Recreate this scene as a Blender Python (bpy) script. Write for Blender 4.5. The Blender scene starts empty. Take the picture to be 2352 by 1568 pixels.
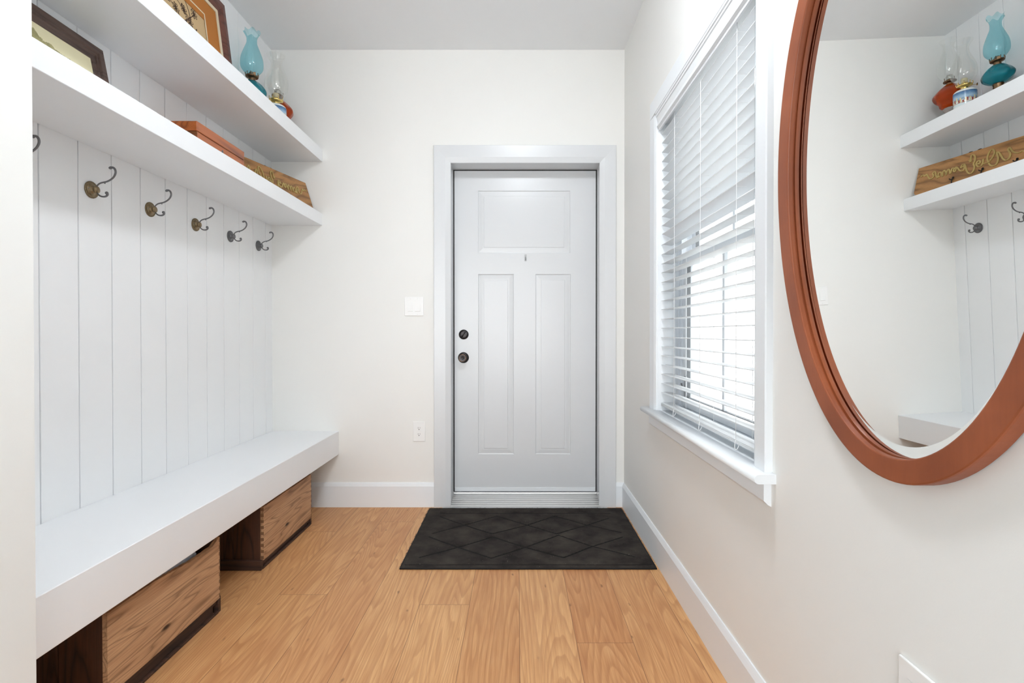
import bpy, bmesh, math, random
from mathutils import Vector, Matrix, Euler
random.seed(7)
SC = bpy.context.scene
COL = SC.collection
PI = math.pi

# ---------------------------------------------------------------- camera
H = 1.096
PITCH = 0.0077
cam_d = bpy.data.cameras.new('camera')
cam_d.sensor_fit = 'HORIZONTAL'; cam_d.sensor_width = 36.0
cam_d.lens = 36.0 * 1200.0 / 2352.0
cam_d.shift_x = -(1189.0 - 1176.0) / 2352.0
cam_d.shift_y = ((764.0 + 1200.0 * math.tan(PITCH)) - 784.0) / 2352.0
cam_d.clip_start = 0.02; cam_d.clip_end = 200
cam = bpy.data.objects.new('camera', cam_d); COL.objects.link(cam)
cam.location = (0, 0, H); cam.rotation_euler = (PI / 2 - PITCH, 0, 0)
SC.camera = cam

# ---------------------------------------------------------------- sky (bright overcast day)
W = bpy.data.worlds.new('overcast_sky'); SC.world = W; W.use_nodes = True
wn = W.node_tree; bg = wn.nodes['Background']
bg.inputs[0].default_value = (0.96, 0.975, 0.985, 1); bg.inputs[1].default_value = 1.85

# ---------------------------------------------------------------- exposure
vs = SC.view_settings
vs.view_transform = 'Standard'; vs.look = 'None'; vs.gamma = 1.0; vs.use_curve_mapping = False
vs.exposure = 2.18
SC.cycles.use_denoising = True
SC.cycles.diffuse_bounces = 7; SC.cycles.max_bounces = 14
SC.cycles.transparent_max_bounces = 16
SC.cycles.caustics_reflective = False; SC.cycles.caustics_refractive = False
LAMP = 19.0          # radiance of the ceiling lamps' diffusers

def portal(name, loc, rot, sx, sy):
    l = bpy.data.lights.new(name, 'AREA'); l.shape = 'RECTANGLE'; l.size = sx; l.size_y = sy
    l.cycles.is_portal = True
    o = bpy.data.objects.new(name, l); COL.objects.link(o); o.location = loc; o.rotation_euler = rot
portal('window_daylight', (0.93, 1.97, 1.43), (0, PI / 2, 0), 1.5, 1.1)
portal('added_rear_daylight', (-0.65, -3.12, 1.35), (PI / 2, 0, 0), 2.5, 2.1)  # portal for the opening added behind the camera to let daylight in

# ---------------------------------------------------------------- room numbers
XL, XR, YB, ZC = -1.545, 0.670, 3.288, 2.868
Y0 = 1.19            # the alcove starts here
XN = -1.10           # end of the near wall

# ---------------------------------------------------------------- mesh helper
class M:
    def __init__(s, off=(0, 0, 0)):
        s.bm = bmesh.new(); s.off = Vector(off)
    def v(s, p): return s.bm.verts.new(Vector(p) - s.off)
    def poly(s, pts, smooth=False):
        f = s.bm.faces.new([s.v(p) for p in pts]); f.smooth = smooth; return f
    def box(s, x0, x1, y0, y1, z0, z1, bev=0.0, seg=2):
        vs_ = [s.v((x, y, z)) for x in (x0, x1) for y in (y0, y1) for z in (z0, z1)]
        a = vs_
        fs = [s.bm.faces.new([a[i] for i in q]) for q in ((0, 1, 3, 2), (4, 6, 7, 5), (0, 4, 5, 1), (2, 3, 7, 6), (0, 2, 6, 4), (1, 5, 7, 3))]
        if bev > 0:
            es = list({e for f in fs for e in f.edges})
            r = bmesh.ops.bevel(s.bm, geom=es, offset=bev, segments=seg, profile=0.5, affect='EDGES')
            for f in r['faces']: f.smooth = True
        return s
    def obox(s, c, ax, ay, az, hx, hy, hz):
        """oriented box: centre, three unit axes, half sizes"""
        c = Vector(c); ax, ay, az = Vector(ax), Vector(ay), Vector(az)
        vs_ = [s.v(c + ax * hx * i + ay * hy * j + az * hz * k) for i in (-1, 1) for j in (-1, 1) for k in (-1, 1)]
        for q in ((0, 1, 3, 2), (4, 6, 7, 5), (0, 4, 5, 1), (2, 3, 7, 6), (0, 2, 6, 4), (1, 5, 7, 3)):
            s.bm.faces.new([vs_[i] for i in q])
        return s
    def prism(s, prof, axis, a, b, smooth=False):
        """closed 2-D profile (list of pairs) run along an axis from a to b"""
        def P(p, t):
            return {'x': (t, p[0], p[1]), 'y': (p[0], t, p[1]), 'z': (p[0], p[1], t)}[axis]
        A = [s.v(P(p, a)) for p in prof]; B = [s.v(P(p, b)) for p in prof]
        n = len(prof)
        for i in range(n):
            f = s.bm.faces.new([A[i], A[(i + 1) % n], B[(i + 1) % n], B[i]]); f.smooth = smooth
        s.bm.faces.new(A[::-1]); s.bm.faces.new(B)
        return s
    def lathe(s, prof, c=(0, 0, 0), n=40, axis='z', closed=False, wob=None):
        """(radius, height) pairs turned about an axis through c"""
        c = Vector(c); rings = []
        for r, h in prof:
            ring = []
            for i in range(n):
                a = 2 * PI * i / n
                rr, hh = (r, h) if wob is None else wob(r, h, a)
                x, y = rr * math.cos(a), rr * math.sin(a)
                p = {'z': (x, y, hh), 'x': (hh, x, y), 'y': (y, hh, x)}[axis]
                ring.append(s.v(Vector(p) + c))
            rings.append(ring)
        m = len(rings)
        for j in range(m if closed else m - 1):
            A, B = rings[j], rings[(j + 1) % m]
            for i in range(n):
                f = s.bm.faces.new([A[i], A[(i + 1) % n], B[(i + 1) % n], B[i]]); f.smooth = True
        if not closed:
            if prof[0][0] > 1e-5: s.bm.faces.new(rings[0][::-1])
            if prof[-1][0] > 1e-5: s.bm.faces.new(rings[-1])
        return s
    def tube(s, pts, rad, n=10, closed=False):
        pts = [Vector(p) for p in pts]; m = len(pts)
        if not hasattr(rad, '__len__'): rad = [rad] * m
        rings = []; up = None
        for i in range(m):
            if closed: t = (pts[(i + 1) % m] - pts[i - 1])
            else: t = pts[min(i + 1, m - 1)] - pts[max(i - 1, 0)]
            t = t.normalized()
            if up is None:
                up = t.orthogonal().normalized()
            up = (up - t * up.dot(t))
            up = up.normalized() if up.length > 1e-6 else t.orthogonal().normalized()
            w = t.cross(up)
            rings.append([s.v(pts[i] + (up * math.cos(2 * PI * k / n) + w * math.sin(2 * PI * k / n)) * rad[i]) for k in range(n)])
        for j in range(m if closed else m - 1):
            A, B = rings[j], rings[(j + 1) % m]
            for i in range(n):
                f = s.bm.faces.new([A[i], A[(i + 1) % n], B[(i + 1) % n], B[i]]); f.smooth = True
        if not closed:
            s.bm.faces.new(rings[0][::-1]); s.bm.faces.new(rings[-1])
        return s
    def ball(s, c, r, n=14, sc=(1, 1, 1)):
        prof = [(math.sin(PI * i / 10), -math.cos(PI * i / 10)) for i in range(11)]
        rings = []
        c = Vector(c)
        for pr, ph in prof[1:-1]:
            rings.append([s.v(c + Vector((pr * math.cos(2 * PI * k / n) * r * sc[0], pr * math.sin(2 * PI * k / n) * r * sc[1], ph * r * sc[2]))) for k in range(n)])
        bt = s.v(c + Vector((0, 0, -r * sc[2]))); tp = s.v(c + Vector((0, 0, r * sc[2])))
        for i in range(n):
            s.bm.faces.new([bt, rings[0][(i + 1) % n], rings[0][i]]).smooth = True
            s.bm.faces.new([tp, rings[-1][i], rings[-1][(i + 1) % n]]).smooth = True
        for j in range(len(rings) - 1):
            for i in range(n):
                s.bm.faces.new([rings[j][i], rings[j][(i + 1) % n], rings[j + 1][(i + 1) % n], rings[j + 1][i]]).smooth = True
        return s
    def build(s, name, mat, parent=None, loc=None, norm=True):
        if norm: bmesh.ops.recalc_face_normals(s.bm, faces=s.bm.faces[:])
        me = bpy.data.meshes.new(name); s.bm.to_mesh(me); s.bm.free()
        if mat is not None: me.materials.append(mat)
        o = bpy.data.objects.new(name, me); COL.objects.link(o)
        if parent is not None: o.parent = parent
        elif loc is not None: o.location = loc
        else: o.location = s.off
        return o

def spline(pts, k=6):
    """Catmull-Rom through points of any dimension"""
    out = []; n = len(pts)
    for i in range(n - 1):
        p0, p1, p2, p3 = pts[max(i - 1, 0)], pts[i], pts[i + 1], pts[min(i + 2, n - 1)]
        for j in range(k):
            t = j / k
            out.append(tuple(0.5 * (2 * b + (c - a) * t + (2 * a - 5 * b + 4 * c - d) * t * t + (3 * b - a - 3 * c + d) * t ** 3)
                             for a, b, c, d in zip(p0, p1, p2, p3)))
    out.append(tuple(pts[-1])); return out

def tag(o, label=None, cat=None, group=None, kind=None):
    if label: o['label'] = label
    if cat: o['category'] = cat
    if group: o['group'] = group
    if kind: o['kind'] = kind
    return o
def thing(name, loc, label, cat, group=None, rot=(0, 0, 0)):
    o = bpy.data.objects.new(name, None); COL.objects.link(o); o.empty_display_size = 0.05
    o.location = loc; o.rotation_euler = rot
    return tag(o, label, cat, group)
def struct(o, label=None): return tag(o, label, None, None, 'structure')

# ---------------------------------------------------------------- materials
def lin(r, g, b):
    f = lambda c: (c / 255 / 12.92) if c / 255 <= 0.04045 else ((c / 255 + 0.055) / 1.055) ** 2.4
    return (f(r), f(g), f(b), 1)
class N:
    def __init__(s, name):
        s.m = bpy.data.materials.new(name); s.m.use_nodes = True; s.t = s.m.node_tree
        s.b = s.t.nodes['Principled BSDF']; s.out = s.t.nodes['Material Output']
    def n(s, kind, **kw):
        nd = s.t.nodes.new(kind)
        for k, v in kw.items():
            if k.startswith('i_'):
                key = k[2:]; nd.inputs[int(key) if key.isdigit() else key.replace('_', ' ')].default_value = v
            else: setattr(nd, k, v)
        return nd
    def l(s, a, b): s.t.links.new(a, b)
    def math(s, op, a, b=None, clamp=False):
        nd = s.n('ShaderNodeMath', operation=op, use_clamp=clamp)
        for i, q in enumerate((a, b)):
            if q is None: continue
            if isinstance(q, (int, float)): nd.inputs[i].default_value = q
            else: s.l(q, nd.inputs[i])
        return nd.outputs[0]
    def mix(s, fac, a, b, blend='MIX'):
        nd = s.n('ShaderNodeMix', data_type='RGBA', blend_type=blend)
        for i, q in ((0, fac), (6, a), (7, b)):
            if isinstance(q, (int, float, tuple)): nd.inputs[i].default_value = q
            else: s.l(q, nd.inputs[i])
        return nd.outputs[2]
    def ramp(s, fac, stops):
        nd = s.n('ShaderNodeValToRGB'); cr = nd.color_ramp
        while len(cr.elements) < len(stops): cr.elements.new(0.5)
        for e, (p, c) in zip(cr.elements, stops): e.position = p; e.color = c if len(c) == 4 else (*c, 1)
        s.l(fac, nd.inputs[0]); return nd.outputs[0]
    def coord(s, which='Object', scale=(1, 1, 1), loc=(0, 0, 0)):
        tc = s.n('ShaderNodeTexCoord'); mp = s.n('ShaderNodeMapping')
        mp.inputs['Scale'].default_value = scale; mp.inputs['Location'].default_value = loc
        s.l(tc.outputs[which], mp.inputs[0]); return mp.outputs[0]
    def noise(s, vec, scale, detail=3, rough=0.5, dist=0.0):
        nd = s.n('ShaderNodeTexNoise'); s.l(vec, nd.inputs['Vector'])
        nd.inputs['Scale'].default_value = scale; nd.inputs['Detail'].default_value = detail
        nd.inputs['Roughness'].default_value = rough; nd.inputs['Distortion'].default_value = dist
        return nd.outputs['Fac']
    def bump(s, h, strength, dist=0.001):
        nd = s.n('ShaderNodeBump'); nd.inputs['Strength'].default_value = strength; nd.inputs['Distance'].default_value = dist
        s.l(h, nd.inputs['Height']); s.l(nd.outputs[0], s.b.inputs['Normal'])

def paint(name, col, rough=0.5, bump=0.05, scale=220.0, vary=0.02, metal=0.0):
    n = N(name); co = n.coord()
    f = n.noise(co, 3.0, 2)
    c2 = tuple(x * (1 - vary * 2) for x in col[:3]) + (1,)
    n.l(n.mix(f, c2, col), n.b.inputs['Base Color'])
    n.b.inputs['Roughness'].default_value = rough; n.b.inputs['Metallic'].default_value = metal
    if bump: n.bump(n.noise(co, scale, 3), bump)
    return n.m

def wood(name, dark, mid, light, axis='y', scale=1.0, rough=0.5, rings=9.0, bump=0.15, knots=False, coat=0.0, wear=None, lw=0.75):
    n = N(name)
    st = {'x': (0.09, 1, 1), 'y': (1, 0.09, 1), 'z': (1, 1, 0.09)}[axis]
    st2 = {'x': (0.02, 1, 1), 'y': (1, 0.02, 1), 'z': (1, 1, 0.02)}[axis]
    co = n.coord(scale=tuple(q * scale for q in st)); co2 = n.coord(scale=tuple(q * scale for q in st2))
    base = n.noise(co, 6.0, 2, 0.45, 0.3)
    r = n.math('FRACT', n.math('MULTIPLY', base, rings))
    tri = n.math('ABSOLUTE', n.math('SUBTRACT', n.math('MULTIPLY', r, 2.0), 1.0))
    line = n.math('POWER', tri, 3.0)
    fib = n.noise(co2, 160.0, 3, 0.6)
    big = n.noise(co, 2.5, 2)
    c = n.ramp(n.math('ADD', n.math('MULTIPLY', fib, 0.6), n.math('MULTIPLY', big, 0.4)), [(0.3, mid), (0.7, light)])
    c = n.mix(n.math('MULTIPLY', line, lw), c, dark)
    if knots:
        kco = n.coord(scale=tuple({'x': (5, 14, 14), 'y': (14, 5, 14), 'z': (14, 14, 5)}[axis]))
        vo = n.n('ShaderNodeTexVoronoi'); n.l(kco, vo.inputs['Vector']); vo.inputs['Scale'].default_value = 0.9
        k = n.ramp(vo.outputs['Distance'], [(0.05, (1, 1, 1)), (0.13, (0, 0, 0))])
        c = n.mix(k, c, tuple(q * 0.25 for q in dark[:3]) + (1,))
    if wear:
        wv = n.ramp(n.noise(co, 3.5, 4, 0.65), [(0.48, (0, 0, 0)), (0.62, (1, 1, 1))])
        c = n.mix(n.math('MULTIPLY', wv, 0.7), c, wear)
    n.l(c, n.b.inputs['Base Color']); n.b.inputs['Roughness'].default_value = rough
    n.b.inputs['Coat Weight'].default_value = coat
    n.bump(n.math('ADD', fib, n.math('MULTIPLY', line, -0.5)), bump, 0.0015)
    return n.m

def metal(name, col, rough=0.35, vary=0.25, metallic=1.0):
    n = N(name); co = n.coord()
    f = n.noise(co, 60.0, 4, 0.6)
    n.l(n.mix(f, tuple(q * (1 - vary) for q in col[:3]) + (1,), tuple(min(1, q * (1 + vary)) for q in col[:3]) + (1,)), n.b.inputs['Base Color'])
    n.l(n.math('ADD', n.math('MULTIPLY', f, 0.25), rough - 0.12), n.b.inputs['Roughness'])
    n.b.inputs['Metallic'].default_value = metallic; n.bump(f, 0.08)
    return n.m

def glass(name, col, rough=0.02, ior=1.45, dens=1.0):
    n = N(name); n.b.inputs['Base Color'].default_value = col
    n.b.inputs['Transmission Weight'].default_value = dens; n.b.inputs['Roughness'].default_value = rough
    n.b.inputs['IOR'].default_value = ior
    return n.m

def thin_glass(name, col, gloss=0.10, rough=0.02):
    """a thin blown shell or a window pane: lets light straight through, with its tint and a gloss"""
    n = N(name)
    tr = n.n('ShaderNodeBsdfTransparent'); tr.inputs[0].default_value = col
    gl = n.n('ShaderNodeBsdfGlossy'); gl.inputs['Roughness'].default_value = rough; gl.inputs[0].default_value = (1, 1, 1, 1)
    lw = n.n('ShaderNodeLayerWeight'); lw.inputs[0].default_value = 0.25
    f = n.math('ADD', n.math('MULTIPLY', lw.outputs['Facing'], 0.30), gloss, True)
    mx = n.n('ShaderNodeMixShader'); n.l(f, mx.inputs[0]); n.l(tr.outputs[0], mx.inputs[1]); n.l(gl.outputs[0], mx.inputs[2])
    n.l(mx.outputs[0], n.out.inputs['Surface'])
    return n.m

WALL = paint('warm_white_wall_paint', (0.82, 0.817, 0.792, 1), 0.6, 0.08, 350, 0.008)
CEIL = paint('ceiling_paint', (0.87, 0.885, 0.90, 1), 0.8, 0.08, 300, 0.008)
TRIM = paint('white_trim_paint', (0.80, 0.83, 0.855, 1), 0.38, 0.02, 90, 0.008)
PANEL = paint('white_panel_paint', (0.84, 0.852, 0.862, 1), 0.30, 0.03, 60, 0.008)
SHELFM = paint('white_shelf_paint', (0.835, 0.85, 0.868, 1), 0.32, 0.02, 60, 0.008)
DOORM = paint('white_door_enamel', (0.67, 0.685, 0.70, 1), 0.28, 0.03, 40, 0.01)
PLAST = paint('white_plastic', (0.85, 0.85, 0.84, 1), 0.35, 0.0, vary=0.004)
VINYL = paint('white_vinyl', (0.72, 0.76, 0.80, 1), 0.4, 0.0, vary=0.01)
SLATM = paint('white_blind_slats', (0.70, 0.72, 0.735, 1), 0.45, 0.03, 80, 0.005)
CORD = paint('white_cord', (0.86, 0.86, 0.86, 1), 0.8, 0.1, 900)
BLACK = paint('black_rubber', (0.012, 0.012, 0.013, 1), 0.6, 0.05)
DARKG = paint('dark_slot', (0.03, 0.03, 0.03, 1), 0.6, 0.0)
LOCK = metal('dark_bronze', (0.035, 0.032, 0.033, 1), 0.32, 0.25, 0.8)
LOCKC = metal('rubbed_copper_edge', (0.55, 0.30, 0.16, 1), 0.3)
ALU = metal('mill_aluminium', (0.70, 0.70, 0.69, 1), 0.38, 0.08)
BRASS_OLD = metal('antique_brass', (0.25, 0.19, 0.115, 1), 0.36, 0.35)
PEWTER = metal('dark_pewter', (0.20, 0.20, 0.21, 1), 0.36, 0.25)
BRASS = metal('polished_brass', (0.80, 0.58, 0.20, 1), 0.20, 0.1)
BRASS_DARK = metal('tarnished_brass', (0.20, 0.125, 0.07, 1), 0.4, 0.35)
IRON = metal('black_iron', (0.03, 0.028, 0.027, 1), 0.5, 0.3, 0.7)

# ---------------------------------------------------------------- floor
def floor_material():
    n = N('honey_wood_planks')
    uv = n.n('ShaderNodeUVMap', uv_map='grain'); ue = n.n('ShaderNodeUVMap', uv_map='edge'); up = n.n('ShaderNodeUVMap', uv_map='tone')
    def mp(sx, sy):
        q = n.n('ShaderNodeMapping'); q.inputs['Scale'].default_value = (sx, sy, 1); n.l(uv.outputs[0], q.inputs[0]); return q.outputs[0]
    base = n.noise(mp(1, 0.08), 5.4, 2.5, 0.42, 0.3)
    r = n.math('FRACT', n.math('MULTIPLY', base, 32.0))
    line = n.math('POWER', r, 2.2)
    tri = n.math('MULTIPLY', line, n.math('SUBTRACT', 1.0, n.math('POWER', r, 14.0)))
    fib = n.noise(mp(1, 0.025), 330.0, 3, 0.6)
    fib2 = n.noise(mp(1, 0.04), 90.0, 2, 0.5)
    blot = n.noise(mp(1, 0.25), 7.0, 3, 0.55)
    c = n.ramp(n.math('ADD', n.math('MULTIPLY', fib, 0.55), n.math('MULTIPLY', fib2, 0.45)),
               [(0.32, lin(188, 134, 84)), (0.50, lin(211, 160, 108)), (0.70, lin(228, 184, 132))])
    c = n.mix(n.math('MULTIPLY', tri, 0.72), c, lin(160, 102, 56))
    c = n.mix(n.math('MULTIPLY', n.ramp(blot, [(0.52, (0, 0, 0)), (0.72, (1, 1, 1))]), 0.45), c, lin(171, 108, 66))
    kv = n.n('ShaderNodeTexVoronoi', voronoi_dimensions='2D'); kd = n.n('ShaderNodeVectorMath', operation='ADD'); n.l(mp(1, 0.38), kd.inputs[0]); kn2 = n.n('ShaderNodeTexNoise'); n.l(mp(1, 0.5), kn2.inputs['Vector']); kn2.inputs['Scale'].default_value = 60.0; kd2 = n.n('ShaderNodeVectorMath', operation='SCALE'); n.l(kn2.outputs['Color'], kd2.inputs[0]); kd2.inputs['Scale'].default_value = 0.012; n.l(kd2.outputs[0], kd.inputs[1]); n.l(kd.outputs[0], kv.inputs['Vector']); kv.inputs['Scale'].default_value = 7.0
    kn = n.ramp(kv.outputs['Distance'], [(0.012, (1, 1, 1)), (0.040, (0, 0, 0))])
    kmask = n.ramp(n.noise(mp(1, 0.6), 5.0, 1), [(0.47, (0, 0, 0)), (0.56, (1, 1, 1))])
    c = n.mix(n.math('MULTIPLY', n.math('MULTIPLY', kn, kmask), 0.75), c, lin(98, 56, 30))
    # tone of each plank
    sp = n.n('ShaderNodeSeparateXYZ'); n.l(up.outputs[0], sp.inputs[0])
    c = n.mix(n.math('MULTIPLY', sp.outputs[0], 0.42), c, n.mix(0.5, lin(190, 128, 82), c, 'MULTIPLY'))
    c = n.mix(n.math('MULTIPLY', sp.outputs[1], 0.25), c, lin(226, 180, 128))
    # joints
    se = n.n('ShaderNodeSeparateXYZ'); n.l(ue.outputs[0], se.inputs[0])
    def edge(o, w, t):
        d = n.math('MINIMUM', o, n.math('SUBTRACT', w, o))
        return n.math('LESS_THAN', d, t)
    j = n.math('MAXIMUM', edge(se.outputs[0], PW, 0.0011), edge(se.outputs[1], PLEN, 0.0011))
    c = n.mix(n.math('MULTIPLY', j, 0.62), c, lin(92, 55, 30))
    n.l(c, n.b.inputs['Base Color'])
    n.l(n.math('ADD', n.math('MULTIPLY', fib, 0.15), 0.36), n.b.inputs['Roughness'])
    n.b.inputs['Specular IOR Level'].default_value = 0.35
    n.bump(n.math('SUBTRACT', fib, n.math('MULTIPLY', j, 3.0)), 0.12, 0.0008)
    return n.m
PW, PLEN = 0.2012, 1.52
def make_floor():
    bm = bmesh.new(); g = bm.loops.layers.uv.new('grain'); e = bm.loops.layers.uv.new('edge'); t = bm.loops.layers.uv.new('tone')
    joints = {1: 1.839, -2: 2.099, -5: 2.180, 0: 1.0, -1: 1.02, 2: 0.98, -3: 1.56, -4: 1.50, -6: 1.35}
    rnd = random.Random(3)
    tones = {1: (0.8, 0.0), 0: (0.15, 0.55), -1: (0.55, 0.1), -2: (0.1, 0.6), 2: (0.35, 0.3), -3: (0.1, 0.4), -4: (0.75, 0.2), -5: (0.5, 0.3)}
    for k in range(-19, 4):
        x0 = 0.007 + k * PW; x1 = x0 + PW
        j0 = joints.get(k, rnd.uniform(0, PLEN)) - 5 * PLEN
        for q in range(0, 9):
            a, b = j0 + q * PLEN, j0 + (q + 1) * PLEN
            ya, yb = max(a, 0.95), min(b, 3.5)
            xa, xb = max(x0, -3.7), min(x1, XR)
            if yb <= ya or xb <= xa: continue
            if ya > 3.29: continue
            ox, oy = rnd.uniform(0, 40), rnd.uniform(0, 40)
            tn = tones.get(k, (rnd.random(), rnd.random() * 0.6))
            tn = (min(1, max(0, tn[0] + (0.25 if q % 2 else -0.1) * rnd.random())), tn[1])
            f = bm.faces.new([bm.verts.new((xx, yy, 0)) for xx, yy in ((xa, ya), (xb, ya), (xb, yb), (xa, yb))])
            for lp in f.loops:
                co = lp.vert.co
                lp[g].uv = (co.x + ox, co.y + oy); lp[e].uv = (co.x - x0, co.y - a); lp[t].uv = tn
    # thickness below the planks
    me = bpy.data.meshes.new('floor'); bm.to_mesh(me); bm.free(); me.materials.append(floor_material())
    o = bpy.data.objects.new('floor', me); COL.objects.link(o); return struct(o)
make_floor()
def added_tile_material():
    n = N('added_grey_tiles'); co = n.coord(scale=(1, 1, 1))
    br = n.n('ShaderNodeTexBrick', offset=0.5); n.l(co, br.inputs['Vector'])
    br.inputs['Color1'].default_value = (0.36, 0.37, 0.38, 1); br.inputs['Color2'].default_value = (0.40, 0.41, 0.42, 1); br.inputs['Mortar'].default_value = (0.22, 0.22, 0.22, 1)
    br.inputs['Scale'].default_value = 1.0; br.inputs['Mortar Size'].default_value = 0.004; br.inputs['Brick Width'].default_value = 0.6; br.inputs['Row Height'].default_value = 0.3
    n.l(br.outputs['Color'], n.b.inputs['Base Color']); n.b.inputs['Roughness'].default_value = 0.45; return n.m
struct(M().box(-3.7, XR, -3.1, 0.95, -0.0019, 0.0002).build('floor', added_tile_material()))  # unseen grey floor, added to cut the warm bounce onto the right wall
struct(M().box(-3.85, XR + 0.2, -3.25, 3.6, -0.2, -0.002).build('floor', paint('subfloor', (0.3, 0.25, 0.2, 1), 0.9)))

# ---------------------------------------------------------------- room shell
struct(M().box(-3.85, XR + 0.2, -3.25, 3.6, ZC, ZC + 0.15).build('ceiling', CEIL))
# back wall with the door opening
DX0, DX1, DZ = -0.4215, 0.5190, 2.163     # clear opening inside the jambs
m = M()
m.box(-1.75, DX0 - 0.02, YB, YB + 0.26, 0, ZC)
m.box(DX1 + 0.02, XR + 0.2, YB, YB + 0.26, 0, ZC)
m.box(DX0 - 0.02, DX1 + 0.02, YB, YB + 0.26, DZ + 0.02, ZC)
struct(m.build('wall_back', WALL))
# right wall with the window opening
WY0, WY1, WZ0, WZ1 = 1.452, 2.490, 0.700, 2.137
m = M(); xo = XR + 0.20
m.box(XR, xo, -3.25, WY0, 0, ZC); m.box(XR, xo, WY1, YB, 0, ZC)
m.box(XR, xo, WY0, WY1, 0, WZ0); m.box(XR, xo, WY0, WY1, WZ1, ZC)
struct(m.build('wall_right', WALL))
# left wall: vertical boards with grooves, one profile run floor to ceiling
g0, step, gw, gd = 1.689, 0.1517, 0.0042, 0.006
prof = [(XL - 0.15, Y0 - 0.1), (XL, Y0 - 0.1)]
k = -3
while True:
    y = g0 + k * step
    k += 1
    if y < Y0 + 0.01: continue
    if y > YB - 0.01: break
    prof += [(XL, y - gw / 2 - 0.0012), (XL - 0.0012, y - gw / 2), (XL - gd, y - gw / 2), (XL - gd, y + gw / 2), (XL - 0.0012, y + gw / 2), (XL, y + gw / 2 + 0.0012)]
prof += [(XL, YB), (XL - 0.15, YB)]
struct(M().prism(prof, 'z', 0, ZC).build('wall_left', PANEL))
# near wall that closes the alcove, and the room behind the camera
struct(M().box(-3.7, XN, 1.02, Y0, 0, ZC, 0.002, 1).build('wall_near', WALL))
m = M()
m.box(-3.85, -3.7, -3.25, 1.19, 0, ZC)
struct(m.build('wall_side', WALL))
m = M()
m.box(-3.7, -1.9, -3.25, -3.1, 0, ZC); m.box(0.6, XR, -3.25, -3.1, 0, ZC)
m.box(-1.9, 0.6, -3.25, -3.1, 2.4, ZC); m.box(-1.9, 0.6, -3.25, -3.1, 0, 0.3)  # unseen opening, added and sized for frontal daylight fill
struct(m.build('wall_rear', WALL))

# ---------------------------------------------------------------- baseboards
def base_prof(t=0.014, h=0.153):
    return [(0, 0), (t, 0), (t, h - 0.022), (t - 0.006, h - 0.006), (t - 0.009, h), (0, h)]
m = M(); m.prism([(YB - a, b) for a, b in base_prof()], 'x', XL, -0.5245); m.prism([(YB - a, b) for a, b in base_prof()], 'x', 0.6150, XR)
struct(m.build('baseboard_back', TRIM))
m = M(); m.prism([(XR - a, b) for a, b in base_prof(0.0135)], 'y', -3.1, YB - 0.0145)
struct(m.build('baseboard_right', TRIM))

# ---------------------------------------------------------------- door_1
door = thing('door_1', (0.05, YB, 0), None, None); door['kind'] = 'structure'
doff = (0.05, YB, 0)
YS = 3.430                                        # room face of the slab
# jambs
m = M(doff); m.box(DX0 - 0.02, DX0, YB - 0.006, YB + 0.22, 0, DZ + 0.02); m.box(DX1, DX1 + 0.02, YB - 0.006, YB + 0.22, 0, DZ + 0.02)
m.box(DX0, DX1, YB - 0.006, YB + 0.22, DZ, DZ + 0.02)
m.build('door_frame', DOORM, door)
# casing, mitred, with a chamfered inner edge
def casing_profile():   # (distance from inner edge outward, thickness)
    return [(0, 0), (0, 0.007), (0.004, 0.009), (0.034, 0.018), (0.105, 0.022), (0.107, 0.020), (0.107, 0)]
def casing_door():
    m = M(doff); xi0, xi1, zi = -0.4195, 0.5130, 2.159
    pf = casing_profile(); n = len(pf)
    sL = 0.107 / 0.107
    def ring(kind):
        r = []
        for d, t in pf:
            y = YB - t
            if kind == 0: r.append((xi0 - d * 0.98, y, 0.0))
            if kind == 1: r.append((xi0 - d * 0.98, y, zi + d))
            if kind == 2: r.append((xi1 + d * 0.96, y, zi + d))
            if kind == 3: r.append((xi1 + d * 0.96, y, 0.0))
        return [m.v(p) for p in r]
    R = [ring(k) for k in range(4)]
    for a in range(3):
        for i in range(n): m.bm.faces.new([R[a][i], R[a][(i + 1) % n], R[a + 1][(i + 1) % n], R[a + 1][i]])
    m.bm.faces.new(R[0]); m.bm.faces.new(R[3])
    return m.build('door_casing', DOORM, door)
casing_door()
# weatherstrip around the slab
m = M(doff)
sx0, sx1, sz0, sz1 = -0.4145, 0.5120, 0.0530, 2.1560
m.box(DX0, sx0, YS + 0.0015, YS + 0.03, 0.05, DZ); m.box(sx1, DX1, YS + 0.0015, YS + 0.03, 0.05, DZ)
m.box(sx0, sx1, YS + 0.0015, YS + 0.03, sz1, DZ); m.box(sx0, sx1, YS + 0.0015, YS + 0.03, sz0 - 0.004, sz0)
m.build('weatherstrip', BLACK, door)
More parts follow.
